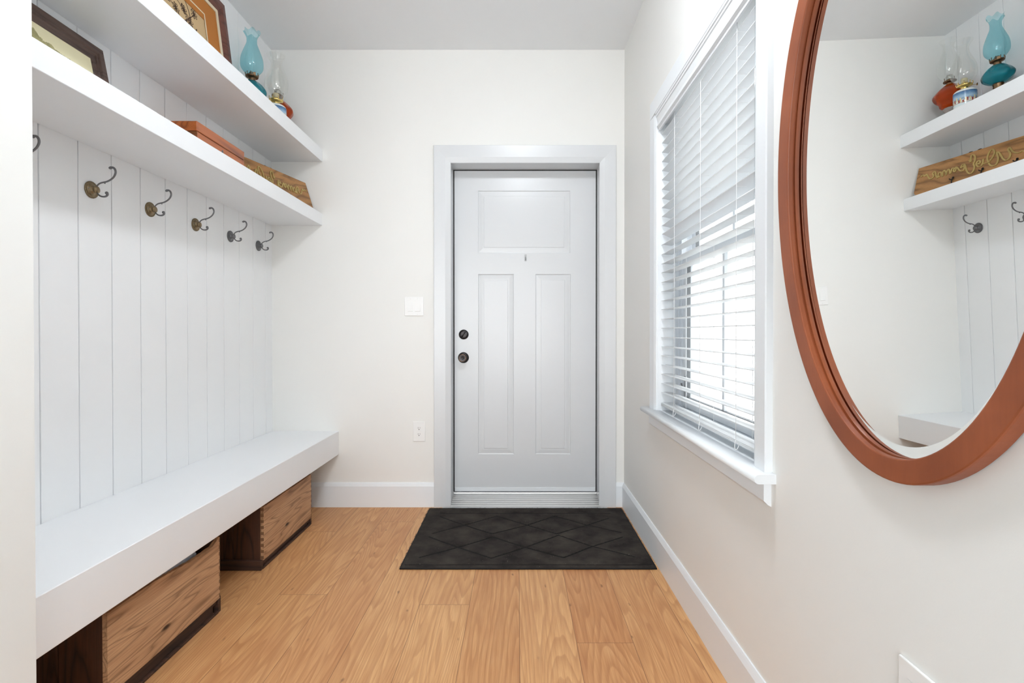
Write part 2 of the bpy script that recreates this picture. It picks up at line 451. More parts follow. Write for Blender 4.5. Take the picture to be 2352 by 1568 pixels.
# slab with three moulded panels
def door_slab():
    m = M(doff)
    panels = [(-0.2596, 0.3440, 1.6184, 2.0258), (-0.2596, -0.0258, 0.2971, 1.4804), (0.1171, 0.3479, 0.2971, 1.4804)]
    xs = sorted({sx0, sx1} | {p[i] for p in panels for i in (0, 1)}); zs = sorted({sz0, sz1} | {p[i] for p in panels for i in (2, 3)})
    cache = {}
    def V(x, z, y=YS):
        key = (round(x, 5), round(z, 5), round(y, 5))
        if key not in cache: cache[key] = m.v((x, y, z))
        return cache[key]
    for i in range(len(xs) - 1):
        for j in range(len(zs) - 1):
            cx, cz = (xs[i] + xs[i + 1]) / 2, (zs[j] + zs[j + 1]) / 2
            if any(p[0] < cx < p[1] and p[2] < cz < p[3] for p in panels): continue
            m.bm.faces.new([V(xs[i], zs[j]), V(xs[i + 1], zs[j]), V(xs[i + 1], zs[j + 1]), V(xs[i], zs[j + 1])])
    steps = [(0.0, 0.0), (0.002, 0.0045), (0.006, 0.0055), (0.030, 0.0030), (0.0375, 0.0030), (0.0390, 0.0010), (0.043, 0.0008)]
    for p in panels:
        prev = None
        for d, dep in steps:
            x0, x1, z0, z1 = p[0] + d, p[1] - d, p[2] + d, p[3] - d
            if d == 0:
                # follow the split edges of the surrounding grid
                xr = [x for x in xs if x0 - 1e-6 <= x <= x1 + 1e-6]; zr = [z for z in zs if z0 - 1e-6 <= z <= z1 + 1e-6]
            q = [m.v((x0, YS + dep, z0)), m.v((x1, YS + dep, z0)), m.v((x1, YS + dep, z1)), m.v((x0, YS + dep, z1))]
            if prev:
                for a in range(4): m.bm.faces.new([prev[a], prev[(a + 1) % 4], q[(a + 1) % 4], q[a]])
            prev = q
        m.bm.faces.new(prev)
    # edges and back
    yb = YS + 0.044
    for a, b in (((sx0, sz0), (sx1, sz0)), ((sx1, sz0), (sx1, sz1)), ((sx1, sz1), (sx0, sz1)), ((sx0, sz1), (sx0, sz0))):
        m.bm.faces.new([m.v((a[0], YS, a[1])), m.v((b[0], YS, b[1])), m.v((b[0], yb, b[1])), m.v((a[0], yb, a[1]))])
    m.poly([(sx0, yb, sz0), (sx1, yb, sz0), (sx1, yb, sz1), (sx0, yb, sz1)])
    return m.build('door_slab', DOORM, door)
slab = door_slab()
M(doff).box(sx0 + 0.002, sx1 - 0.002, YS - 0.004, YS, sz0 + 0.001, sz0 + 0.026, 0.001, 1).build('door_sweep', TRIM, door)
# deadbolt
c = (-0.3544, YS, 1.0846)
db = M(doff).lathe([(0.0, -0.0105), (0.018, -0.0105), (0.0275, -0.009), (0.0315, -0.004), (0.0325, 0.0)], c, 40, 'y').build('deadbolt', LOCK, door)
m = M(doff); dv = Vector((0.55, 0, 0.83)).normalized(); px_ = Vector((dv.z, 0, -dv.x))
m.tube([Vector(c) + Vector((0, -0.012, 0)) + dv * t + Vector((0, -0.009 * math.cos(t / 0.024 * PI / 2), 0)) for t in [-0.023 + 0.0023 * i for i in range(21)]],
       [0.0032 + 0.0018 * abs(i - 10) / 10 for i in range(21)], 10)
m.build('thumb_turn', LOCK, db)
for s_ in (-1, 1): M(doff).lathe([(0, -0.012), (0.0028, -0.0116), (0.0032, -0.010)], (c[0] + s_ * 0.0125, YS, c[2] + s_ * 0.002), 12, 'y').build('screw', PEWTER, db)
# knob
c = (-0.3560, YS, 0.9330)
kb = M(doff).lathe([(0.0, -0.010), (0.020, -0.010), (0.030, -0.0085), (0.0345, -0.004), (0.036, 0.0)], c, 40, 'y').build('door_knob', LOCK, door)
M(doff).lathe([(0.012, -0.009), (0.011, -0.026), (0.018, -0.034), (0.0262, -0.046), (0.0275, -0.054), (0.025, -0.060), (0.0215, -0.0625), (0.0205, -0.0622), (0.010, -0.0655), (0.0085, -0.0645), (0.0, -0.0645)], c, 40, 'y').build('knob_grip', LOCK, kb)
M(doff).lathe([(0.0214, -0.0620), (0.0222, -0.0630), (0.0230, -0.0618), (0.0222, -0.0606)], c, 40, 'y', closed=True).build('copper_ring', LOCKC, kb)
# threshold: ribbed sloping aluminium
prof = [(YB + 0.20, 0.0), (YB + 0.20, 0.046), (YS + 0.02, 0.046), (YS - 0.004, 0.046), (YS - 0.005, 0.0415), (YS - 0.012, 0.0405)]
ya, za, yb_, zb = YS - 0.012, 0.0405, YB - 0.020, 0.0065
nr = 6
for i in range(nr):
    for (t, dz) in ((0.05, 0.0), (0.22, 0.0028), (0.62, 0.0028), (0.80, 0.0), (0.98, -0.0005)):
        q = (i + t) / nr; prof.append((ya + (yb_ - ya) * q, za + (zb - za) * q + dz))
prof += [(YB - 0.040, 0.004), (YB - 0.040, 0.0)]
M(doff).prism(prof, 'x', DX0 + 0.0005, DX1 - 0.0005).build('threshold', ALU, door)
M(doff).box(-0.470, 0.560, YB - 0.046, YB - 0.0225, 0.0, 0.0045, 0.001, 1).build('threshold_lip', ALU, door)

# small clear adhesive hook on the door
hk = thing('adhesive_hook', (0.0514, YS, 1.587), 'tiny clear adhesive hook on the upper part of the white door', 'hook')
M().box(-0.007, 0.007, -0.0022, -0.0002, -0.022, 0.022, 0.0008, 1).build('hook_backing', thin_glass('clear_plastic', (0.93, 0.93, 0.93, 1), 0.08), hk)
M().tube(spline([(0, -0.003, 0.008), (0, -0.004, -0.006), (0, -0.009, -0.014), (0, -0.014, -0.010), (0, -0.0145, -0.004)], 4), 0.0016, 8).build('hook_arm', PEWTER, hk)

# ---------------------------------------------------------------- window_1 with trim and the outdoors
win = thing('window_1', (XR, 1.971, WZ0), None, None); win['kind'] = 'structure'
wo = (XR, 1.971, WZ0)
CT = 0.020                                         # casing thickness
SZ = 0.7280                                        # top of the stool
# jamb liner
m = M(wo)
m.box(XR - 0.004, xo, WY0 - 0.0, WY0 + 0.012, SZ - 0.02, WZ1); m.box(XR - 0.004, xo, WY1 - 0.006, WY1 + 0.006, SZ - 0.02, WZ1)
m.box(XR - 0.004, xo, WY0, WY1, WZ1 - 0.004, WZ1 + 0.008)
m.build('window_jamb', TRIM, win)
# side and head casing
m = M(wo)
def cas(y_in, y_out):
    s = 1 if y_out > y_in else -1
    return [(XR, y_in), (XR - 0.010, y_in), (XR - 0.012, y_in + s * 0.004), (XR - 0.017, y_in + s * 0.02), (XR - CT, y_out - s * 0.003), (XR - CT + 0.003, y_out), (XR, y_out)]
m.prism(cas(1.455, 1.371), 'z', SZ - 0.001, 2.1345); m.prism(cas(2.4885, 2.575), 'z', SZ - 0.001, 2.1345)
m.box(XR - CT - 0.001, XR, 1.371, 2.575, 2.1345, 2.212, 0.003, 2)
m.build('window_casing', TRIM, win)
# stool with a rounded nose and horns
nose = [(XR + 0.006, SZ)] + [(0.626 - 0.0120 * math.sin(PI * i / 10) , SZ - 0.0125 + 0.0125 * math.cos(PI * i / 10)) for i in range(11)] + [(XR + 0.006, SZ - 0.025)]
m = M(wo); m.prism(nose, 'y', 1.351, 2.620, True)
m.box(XR + 0.0061, 0.80, WY0 + 0.012, WY1 - 0.006, SZ - 0.025, SZ)
for f in m.bm.faces:
    if len(f.verts) > 4: f.smooth = False
m.build('window_sill', TRIM, win)
# apron with a bevelled lower edge
m = M(wo); m.prism([(XR, SZ - 0.025), (XR - CT, SZ - 0.025), (XR - CT, 0.652), (XR - CT + 0.012, 0.640), (XR, 0.636)], 'y', 1.377, 2.585)
m.build('window_apron', TRIM, win)
# vinyl frame, two sashes with a centre muntin, panes
m = M(wo); fy0, fy1, fz0, fz1 = WY0 + 0.012, WY1 - 0.006, SZ, WZ1 - 0.004
for (a, b, x0, x1) in ((0.0, 0.040, 0.752, 0.850),):
    m.box(x0, x1, fy0, fy0 + 0.040, fz0, fz1); m.box(x0, x1, fy1 - 0.040, fy1, fz0, fz1)
    m.box(x0, x1, fy0 + 0.04, fy1 - 0.04, fz0, fz0 + 0.028); m.box(x0, x1, fy0 + 0.04, fy1 - 0.04, fz1 - 0.035, fz1)
for y0_ in (fy1 - 0.055, fy1 - 0.072): m.box(0.756, 0.80, y0_, y0_ + 0.006, fz0 + 0.02, fz1 - 0.03)
m.build('window_frame', VINYL, win)
def sash(x0, x1, z0, z1, name):
    m = M(wo); y0_, y1_ = fy0 + 0.042, fy1 - 0.076
    w = 0.048
    m.box(x0, x1, y0_, y0_ + w, z0, z1, 0.003, 1); m.box(x0, x1, y1_ - w, y1_, z0, z1, 0.003, 1)
    m.box(x0, x1, y0_ + w, y1_ - w, z0, z0 + 0.046, 0.003, 1); m.box(x0, x1, y0_ + w, y1_ - w, z1 - 0.046, z1, 0.003, 1)
    yc = 1.957; xm = (x0 + x1) / 2
    m.box(xm - 0.006, xm + 0.006, yc - 0.010, yc + 0.010, z0 + 0.046, z1 - 0.046)
    s = m.build(name, VINYL, win)
    M(wo).box(xm - 0.002, xm + 0.002, y0_ + w - 0.005, y1_ - w + 0.005, z0 + 0.042, z1 - 0.042).build('pane', thin_glass('window_glass', (0.98, 0.99, 0.99, 1), 0.03), s)
    g = M(wo)   # dark glazing gasket
    for (ya, yb2, za, zb2) in ((y0_ + w, y1_ - w, z1 - 0.0485, z1 - 0.046), (y0_ + w, y1_ - w, z0 + 0.046, z0 + 0.0485), (y1_ - w - 0.0025, y1_ - w, z0 + 0.046, z1 - 0.046)):
        g.box(x0 + 0.003, xm + 0.004, ya, yb2, za, zb2)
    g.build('gasket', paint('grey_gasket', (0.16, 0.17, 0.18, 1), 0.6), s)
    return s
ls = sash(0.762, 0.790, fz0 + 0.028, 1.455, 'lower_sash')
sash(0.800, 0.828, 1.410, fz1 - 0.035, 'upper_sash')
lk = M(wo).box(0.754, 0.762, 2.345, 2.372, 0.806, 0.900, 0.003, 2).build('sash_lock', metal('steel_lock', (0.35, 0.36, 0.38, 1), 0.35), win)
M(wo).tube([(0.752, 2.358, 0.845), (0.744, 2.362, 0.853), (0.742, 2.366, 0.868)], 0.004, 8).build('lock_lever', PEWTER, lk)

# outdoors: neighbouring house and ground
struct(M().box(-9, 14, -12, 14, -0.75, -0.65).build('ground', paint('pale_ground', (0.62, 0.62, 0.60, 1), 0.9)), 'pale ground outside the window')
hs = thing('house', (3.2, 2.0, -0.65), 'white clapboard house seen through the window blind', 'house')
prof = []
for i in range(44):
    z = -0.65 + i * 0.13; prof += [(3.2, z), (3.215, z + 0.129)]
prof = [(3.5, -0.65)] + prof + [(4.5, prof[-1][1])]
M((3.2, 2.0, -0.65)).prism(prof, 'y', -6, 14).build('siding', paint('white_siding', (0.5, 0.5, 0.5, 1), 0.7), hs)
M((3.2, 2.0, -0.65)).box(3.14, 3.22, 5.2, 6.3, 0.6, 2.0, 0.005, 1).build('window', paint('pale_house_window', (0.55, 0.6, 0.64, 1), 0.3), hs)

# ---------------------------------------------------------------- window blind
bl = thing('window_blind', (0.705, 1.971, SZ + 0.02), 'white horizontal slat blind hanging in the window', 'blind')
bo = (0.705, 1.971, SZ + 0.02)
by0, by1 = 1.4700, 2.4800
m = M(bo)
tilts = {}
zz = 0.8130; k = 0; zs_ = []
while zz < 2.062: zs_.append(zz); zz += 0.0435; k += 1
rnd = random.Random(5)
for i, z in enumerate(zs_):
    t = rnd.uniform(-0.02, 0.02) - (0.20 if z > 1.555 else 0.05 if z > 1.5 else 0.0)
    if abs(z - 1.5525) < 0.02: t = -0.42            # one slat that has tipped
    sag = rnd.uniform(-0.0012, 0.0012)
    c0 = 0.7065; hw = 0.0245
    n_ = 8; top = []; bot = []
    for q in range(n_ + 1):
        u = -1 + 2 * q / n_
        x = c0 + hw * u * math.cos(t); zc = z + sag + hw * u * math.sin(t) + 0.0012 * (1 - u * u)
        top.append((x, zc + 0.0012)); bot.append((x, zc - 0.0012))
    m.prism(top + bot[::-1], 'y', by0, by1)
m.build('slats', SLATM, bl)
m = M(bo); m.box(0.681, 0.733, by0, by1, 0.7495, 0.7655, 0.003, 2)
for z in (0.7535, 0.758, 0.7625): m.tube([(0.6808, by0, z), (0.6808, by1, z)], 0.0009, 6)
m.build('bottom_rail', SLATM, bl)
M(bo).box(0.684, 0.735, by0 + 0.003, by1 - 0.003, 2.082, 2.126, 0.002, 1).build('headrail', SLATM, bl)
# moulded valance
vp = [(0.676, 2.134), (0.650, 2.134), (0.6505, 2.127), (0.654, 2.123), (0.654, 2.116), (0.6575, 2.112), (0.6615, 2.085), (0.6610, 2.078), (0.6585, 2.074), (0.6585, 2.068), (0.6625, 2.064), (0.6665, 2.060), (0.6675, 2.052), (0.676, 2.052)]
M(bo).prism(vp, 'y', by0 + 0.001, by1 - 0.001).build('valance', TRIM, bl)
for y in (2.274, 1.951, 1.628):
    m = M(bo)
    for x, dy in ((0.6805, 0), (0.7325, 0)): m.tube([(x, y + dy, 2.085), (x, y + dy, 0.757)], 0.0009, 6)
    for z in zs_: m.tube([(0.6805, y, z - 0.002), (0.7325, y, z - 0.002)], 0.0005, 4)
    m.build('ladder_cord', CORD, bl)
    M(bo).tube(spline([(0.6805, y, 0.762), (0.676, y - 0.003, 0.742), (0.676, y - 0.012, 0.7335), (0.678, y - 0.022, 0.742), (0.682, y - 0.02, 0.749)], 4), 0.0012, 6).build('cord_loop', CORD, bl)
m = M(bo); m.tube([(0.6790, 1.500, 2.06), (0.6790, 1.500, 1.30)], 0.0016, 8)

m.build('tilt_wand', thin_glass('clear_wand', (0.9, 0.92, 0.93, 1), 0.1), bl)

# ---------------------------------------------------------------- bench and shelves
M((-1.33, 2.24, 0.33)).box(XL, -1.127, Y0, YB, 0.3300, 0.4770, 0.0025, 2).build('bench', SHELFM)
tag(bpy.data.objects['bench'], 'long white built-in bench along the panelled left wall', 'bench')
SHZ1, SHZ2 = 1.8455, 2.2465
o = M((-1.39, 2.24, 1.769)).box(XL, -1.228, Y0, YB, 1.7690, SHZ1, 0.002, 2).build('wall_shelf', SHELFM)
tag(o, 'lower thick white floating shelf, just above the coat hooks', 'shelf', 'white wall shelves')
o = M((-1.39, 2.24, 2.1675)).box(XL, -1.225, Y0, YB, 2.1675, SHZ2, 0.002, 2).build('wall_shelf', SHELFM)
tag(o, 'upper thick white floating shelf, nearest the ceiling', 'shelf', 'white wall shelves')

# ---------------------------------------------------------------- coat hooks
PLATE_OLD = BRASS_OLD
def make_hook(loc, plate_mat, label):
    t = thing('coat_hook', loc, label, 'coat hook', 'coat hooks on the panelled wall')
    m = M()
    m.lathe([(0.0302, 0.0), (0.0306, 0.0022), (0.0290, 0.0042), (0.0262, 0.0048), (0.0235, 0.0040), (0.0222, 0.0040), (0.0210, 0.0062), (0.0175, 0.0078), (0.0160, 0.0076), (0.0145, 0.0100), (0.0118, 0.0118), (0.0100, 0.0150), (0.0100, 0.0190), (0.0, 0.0190)], (0, 0, 0), 44, 'x')
    for i in range(48):
        a = 2 * PI * i / 48
        m.obox((0.0040, 0.0272 * math.cos(a), 0.0272 * math.sin(a)), (1, 0, 0), (0, math.cos(a), math.sin(a)), (0, -math.sin(a), math.cos(a)), 0.0011, 0.0026, 0.0007)
    pl = m.build('backplate', plate_mat, t)
    for s in (-1, 1): M().ball((0.0068, s * 0.0185, -s * 0.002), 0.0030, 10, (0.7, 1, 1)).build('screw', PEWTER, pl)
    M().lathe([(0.0085, 0.0140), (0.0125, 0.0165), (0.0138, 0.0200), (0.0125, 0.0238), (0.0085, 0.0262), (0.0, 0.0268)], (0, 0, 0), 28, 'x').build('boss', plate_mat, t)
    up = spline([(0.021, 0, 0.009), (0.0235, 0, 0.016), (0.033, 0, 0.0235), (0.045, 0, 0.0270), (0.057, 0, 0.0295), (0.070, 0, 0.0355), (0.0815, 0, 0.0450), (0.0880, 0, 0.0560), (0.0895, 0, 0.0655), (0.0870, 0, 0.0740), (0.0815, 0, 0.0795), (0.0745, 0, 0.0805), (0.0705, 0, 0.0785)], 4)
    nn = len(up); rr = [0.0026 + 0.0018 * (i / nn) ** 1.5 + (0.0008 if i > nn * 0.9 else 0) for i in range(nn)]
    m = M(); m.tube(up, rr, 12); m.ball((0.0700, 0, 0.0782), 0.0056, 12, (0.8, 1.05, 0.75)); m.ball((0.050, 0, 0.0245), 0.003, 8)
    m.build('upper_arm', PEWTER, t)
    dn = spline([(0.021, 0, -0.009), (0.0270, 0, -0.0175), (0.0360, 0, -0.0235), (0.0470, 0, -0.0250), (0.0560, 0, -0.0225), (0.0600, 0, -0.0165), (0.0575, 0, -0.0120)], 4)
    nn = len(dn)
    m = M(); m.tube(dn, [0.0022 + 0.0020 * (i / nn) for i in range(nn)], 12); m.ball((0.0570, 0, -0.0120), 0.0058, 14)
    m.build('lower_arm', PEWTER, t)
    return t
ordn = ['nearest coat hook, partly hidden behind the end of the near wall',
        'second coat hook from the camera, brass backplate, large in view',
        'brass-plated coat hook in the middle of the row, third from the camera',
        'brass-plated coat hook, fourth from the camera, before the grey ones',
        'dark grey coat hook, second from the back wall',
        'dark grey coat hook, last of the row beside the back wall']
for i, y in enumerate((1.5935, 1.896, 2.199, 2.508, 2.811, 3.115)):
    make_hook((XL, y, 1.6135), BRASS_OLD if i < 4 else PEWTER, ordn[i])

# ---------------------------------------------------------------- wooden box on the lower shelf
BW_ = wood('reddish_polished_wood', lin(98, 44, 16), lin(158, 80, 34), lin(186, 104, 50), 'y', 1.6, 0.32, 7.0, 0.06, coat=0.2)
BE_ = wood('reddish_polished_end', lin(76, 38, 16), lin(126, 72, 36), lin(150, 90, 46), 'x', 1.6, 0.35, 7.0, 0.06)
b = thing('wooden_box', (-1.428, 2.366, SHZ1), 'reddish brown wooden box with hinged lid and keyhole on the lower shelf', 'box')
bo2 = (-1.428, 2.366, SHZ1)
M(bo2).box(-1.523, -1.333, 2.178, 2.554, SHZ1, SHZ1 + 0.088, 0.002, 2).build('box_body', BW_, b)
M(bo2).box(-1.523, -1.3325, 2.1775, 2.5545, SHZ1 + 0.0905, SHZ1 + 0.1315, 0.003, 2).build('lid', BW_, b)
m = M(bo2); m.box(-1.520, -1.337, 2.182, 2.550, SHZ1 + 0.0875, SHZ1 + 0.091); m.build('lid_seam', paint('dark_seam', lin(50, 22, 12), 0.6), b)
m = M(bo2); m.box(-1.5235, -1.3322, 2.1772, 2.1805, SHZ1 + 0.001, SHZ1 + 0.0875); m.build('end_panel', BE_, b)
kh = M(bo2); kh.lathe([(0.0, 0.0012), (0.0055, 0.0010), (0.0065, 0.0)], (-1.333, 2.366, SHZ1 + 0.066), 20, 'x', wob=lambda r, h, a: (r * (1 + 0.5 * abs(math.sin(a))), h))
kp = kh.build('keyhole_plate', PEWTER, b)
m = M(bo2); m.ball((-1.3318, 2.366, SHZ1 + 0.069), 0.0022, 8, (0.3, 1, 1)); m.box(-1.3322, -1.3316, 2.3650, 2.3670, SHZ1 + 0.058, SHZ1 + 0.069); m.build('keyhole', DARKG, kp)

# ---------------------------------------------------------------- wooden sign on the lower shelf
U_ = Vector((0.252, 0.968, 0)).normalized(); Dn_ = Vector((0.33271, -0.08662, -0.93904)); Dn_ = (Dn_ - U_ * Dn_.dot(U_)).normalized()
Nn_ = U_.cross(Dn_)
if Nn_.x < 0: Nn_ = -Nn_
TR_ = Vector((-1.328, 3.275, 2.0325))
SL, SH = 0.690, 0.192
sg = thing('wooden_sign', tuple(TR_ + Dn_ * SH - U_ * SL / 2), 'oak board sign with raised gold script lettering, leaning on the lower shelf', 'sign')
so = sg.location.copy()
def SP(s, d, h=0.0): return TR_ - U_ * s + Dn_ * d + Nn_ * h
SIGNW = wood('oak_sign', lin(96, 64, 34), lin(158, 112, 66), lin(184, 136, 84), 'y', 1.5, 0.55, 6.0, 0.25)
m = M(so); pts = [(0.0, 0.0), (SL, 0.0), (SL, SH), (0.022, SH), (0.004, SH - 0.022)]
f_ = [m.v(SP(s, d, 0.0)) for s, d in pts]; b_ = [m.v(SP(s, d, -0.020)) for s, d in pts]
m.bm.faces.new(f_); m.bm.faces.new(b_[::-1])
for i in range(5): m.bm.faces.new([f_[i], f_[(i + 1) % 5], b_[(i + 1) % 5], b_[i]])
m.build('board', SIGNW, sg)
STROKES = [[[0.670, 0.100], [0.652, 0.090], [0.632, 0.055], [0.615, 0.050], [0.612, 0.075], [0.600, 0.105], [0.5750, 0.100], [0.5613, 0.0918], [0.5488, 0.0969], [0.5307, 0.0915], [0.5152, 0.0773], [0.503, 0.0571], [0.4959, 0.0479], [0.4919, 0.0572], [0.4975, 0.0706], [0.5072, 0.0884], [0.5078, 0.1055], [0.5021, 0.1175], [0.4916, 0.1208], [0.4783, 0.109], [0.4655, 0.0872], [0.4556, 0.0693], [0.4452, 0.0553], [0.4383, 0.0556], [0.4437, 0.0735], [0.4501, 0.0902], [0.4526, 0.1112], [0.4477, 0.1295], [0.4346, 0.1336], [0.4188, 0.1238], [0.4076, 0.1068]],
 [[0.3792, 0.1012], [0.4033, 0.1024], [0.417, 0.0869], [0.4252, 0.0667], [0.4258, 0.0466], [0.4164, 0.03], [0.4066, 0.0277], [0.3978, 0.0449], [0.3953, 0.0645], [0.3985, 0.0861], [0.4083, 0.1042]],
 [[0.3751, 0.0718], [0.377, 0.0961], [0.3714, 0.1117], [0.3567, 0.1111], [0.3437, 0.0932], [0.346, 0.0792], [0.3535, 0.073], [0.363, 0.0852], [0.3588, 0.0956], [0.3491, 0.0892]],
 [[0.2996, 0.0507], [0.3101, 0.0665], [0.3067, 0.0412], [0.3064, 0.026], [0.3148, 0.0237], [0.3274, 0.0382], [0.3316, 0.0652], [0.3285, 0.085], [0.3366, 0.1056], [0.3354, 0.129], [0.323, 0.1428], [0.3052, 0.1279], [0.2928, 0.1027], [0.2851, 0.0819], [0.2761, 0.0682], [0.2649, 0.0704], [0.2628, 0.0864], [0.2723, 0.082], [0.2784, 0.0735], [0.2819, 0.099], [0.2751, 0.1103], [0.2593, 0.102], [0.2453, 0.0835], [0.2339, 0.0719], [0.2262, 0.08], [0.2231, 0.0913], [0.2314, 0.1003], [0.2352, 0.0923], [0.2342, 0.0735]],
 [[0.2227, 0.0758], [0.2127, 0.0724], [0.2101, 0.0931], [0.2069, 0.1045], [0.2002, 0.0836], [0.191, 0.0712], [0.1841, 0.0845], [0.1843, 0.1064], [0.1768, 0.082], [0.1663, 0.0707], [0.1611, 0.0862], [0.1643, 0.1092], [0.1559, 0.0876], [0.1434, 0.0741], [0.1363, 0.0875], [0.1427, 0.1054], [0.1503, 0.1016]],
 [[0.1366, 0.1098], [0.1241, 0.0899], [0.117, 0.0684], [0.108, 0.0591], [0.1, 0.0692], [0.1096, 0.0883], [0.1009, 0.1015], [0.087, 0.0971], [0.0726, 0.0763], [0.0604, 0.0594], [0.0569, 0.0712], [0.0396, 0.0591], [0.0282, 0.0684]]]
def ribbon(m, pts, w, h0, h1, P):
    pts = spline([tuple(p) for p in pts], 5); n = len(pts); L = []
    for i in range(n):
        a, c = pts[max(i - 1, 0)], pts[min(i + 1, n - 1)]
        tx, ty = c[0] - a[0], c[1] - a[1]; q = math.hypot(tx, ty) or 1; tx /= q; ty /= q
        ww = w * (0.55 + 0.75 * abs(ty))           # thick downstrokes
        L.append([m.v(P(pts[i][0] + sx * ty * ww, pts[i][1] - sx * tx * ww, hh)) for sx, hh in ((-1, h0), (-1, h1), (1, h1), (1, h0))])
    for i in range(n - 1):
        for k in range(4): m.bm.faces.new([L[i][k], L[i][(k + 1) % 4], L[i + 1][(k + 1) % 4], L[i + 1][k]])
    m.bm.faces.new(L[0]); m.bm.faces.new(L[-1])
GOLD = metal('gold_paint', (0.50, 0.37, 0.14, 1), 0.38, 0.12, 0.75)
m = M(so)
for st in STROKES: ribbon(m, st, 0.0035, -0.0005, 0.0040, SP)
m.build('lettering', GOLD, sg)
for s, d in ((0.2285, 0.150), (0.3825, 0.146), (0.545, 0.146)):
    m = M(so)
    pts = [SP(s + 0.009 * math.sin(a), d - 0.006 - 0.010 * math.cos(a), 0.006 + 0.012 * (a / 4.4)) for a in [4.4 * i / 14 for i in range(15)]]
    pts = pts + [SP(s, d + 0.022, 0.003)]
    m.tube([SP(s, d + 0.030, 0.001)] + [SP(s, d + 0.016, 0.008)] + pts[:-1], 0.0028, 8); m.build('iron_hook', IRON, sg)
for s in (0.2877, 0.3340):
    m = M(so); m.tube([SP(s + 0.014 * math.cos(a), -0.000 - 0.011 * math.sin(a), -0.012) for a in [PI * i / 12 for i in range(13)]], 0.0022, 8)
    m.build('wire_loop', IRON, sg)

# ---------------------------------------------------------------- framed pictures leaning on the wall
def framed(loc, w, h, lean, fw, fd, frame_mat, label, prof, name='framed_picture'):
    """local axes: y along the wall, z up the picture, +x to the room; leans back about its base"""
    t = thing(name, loc, label, 'framed picture', None, (0, -lean, 0))
    m = M()
    P = [(-w / 2, 0, 1, 1), (w / 2, 0, -1, 1), (w / 2, h, -1, -1), (-w / 2, h, 1, -1)]
    R = []
    for (y, z, sy, sz) in P: R.append([m.v((px_, y + sy * d, z + sz * d)) for d, px_ in prof])
    n = len(prof)
    for a in range(4):
        for i in range(n):
            m.bm.faces.new([R[a][i], R[a][(i + 1) % n], R[(a + 1) % 4][(i + 1) % n], R[(a + 1) % 4][i]])
    m.build('frame', frame_mat, t)
    return t
DKW = wood('dark_brown_frame', lin(48, 34, 30), lin(84, 64, 56), lin(104, 82, 72), 'y', 3.0, 0.4, 5.0, 0.1)
RDW = wood('reddish_brown_frame', lin(62, 32, 26), lin(98, 56, 44), lin(118, 70, 56), 'y', 3.0, 0.4, 5.0, 0.1)
# lower picture: landscape
lean = math.atan2(0.053, 0.283)
fp = [(0, -0.020), (0, 0.0), (0.004, 0.003), (0.024, 0.002), (0.028, -0.003), (0.036, -0.002), (0.040, -0.006), (0.052, -0.007), (0.056, -0.010), (0.056, -0.020)]
t = framed((-1.467, 1.7485, SHZ1), 0.347, 0.288, lean, 0.056, 0.02, DKW, 'dark brown framed pale yellow landscape leaning on the lower shelf', fp)
def landscape_mat():
    n = N('pale_landscape_painting'); co = n.coord()
    sp = n.n('ShaderNodeSeparateXYZ'); n.l(co, sp.inputs[0])
    nz = n.noise(co, 18.0, 4, 0.6)
    hor = n.math('ADD', sp.outputs[2], n.math('MULTIPLY', n.math('SUBTRACT', nz, 0.5), 0.09))
    sky = n.mix(n.noise(co, 9.0, 3), lin(252, 243, 206), lin(240, 232, 188))
    land = n.mix(n.noise(co, 60.0, 4, 0.7), lin(92, 88, 56), lin(220, 210, 150))
    slope = n.math('ADD', 0.178, n.math('MULTIPLY', sp.outputs[1], -0.20))
    f = n.math('LESS_THAN', hor, slope)
    n.l(n.mix(f, sky, land), n.b.inputs['Base Color']); n.b.inputs['Roughness'].default_value = 0.35
    return n.m
M().box(-0.0120, -0.0105, -0.1735 + 0.054, 0.1735 - 0.054, 0.054, 0.288 - 0.054).build('painting', landscape_mat(), t)
M().box(-0.0195, -0.0125, -0.165, 0.165, 0.008, 0.28).build('backing_board', paint('brown_card', lin(120, 96, 70), 0.8), t)
# upper picture: drawing of flowers in an orange mat
lean = math.atan2(0.068, 0.54)
fp = [(0, -0.022), (0, 0.0), (0.003, 0.004), (0.030, 0.006), (0.052, 0.001), (0.066, -0.004), (0.066, -0.022)]
WU, HU = 0.716, 0.547
t = framed((-1.452, 2.718 - WU / 2, SHZ2), WU, HU, lean, 0.066, 0.02, RDW, 'brown framed flower drawing with an orange mat leaning on the upper shelf', fp)
def rectring(m, x, y0, y1, z0, z1, w, th=0.0015):
    m.box(x - th, x, y0, y1, z0, z0 + w); m.box(x - th, x, y0, y1, z1 - w, z1); m.box(x - th, x, y0, y0 + w, z0 + w, z1 - w); m.box(x - th, x, y1 - w, y1, z0 + w, z1 - w)
CREAM = paint('cream_liner', lin(226, 212, 184), 0.6)
m = M(); rectring(m, -0.004, -WU / 2 + 0.066, WU / 2 - 0.066, 0.066, HU - 0.066, 0.018, 0.004); m.build('liner', CREAM, t)
ORG = paint('orange_mat_board', lin(186, 116, 44), 0.7, 0.1, 500, 0.05)
m = M(); rectring(m, -0.0085, -WU / 2 + 0.080, WU / 2 - 0.080, 0.080, HU - 0.080, 0.112); mt = m.build('mat_board', ORG, t)
dy0, dy1, dz0, dz1 = -WU / 2 + 0.188, WU / 2 - 0.188, 0.170, HU - 0.158
m = M(); rectring(m, -0.0075, dy0, dy1, dz0, dz1, 0.007, 0.0015); m.build('mat_bevel', CREAM, mt)
pap = M().box(-0.0125, -0.0112, dy0 - 0.01, dy1 + 0.01, dz0 - 0.01, dz1 + 0.01).build('drawing_paper', paint('tan_paper', lin(206, 176, 132), 0.7, 0.1, 400, 0.06), t)
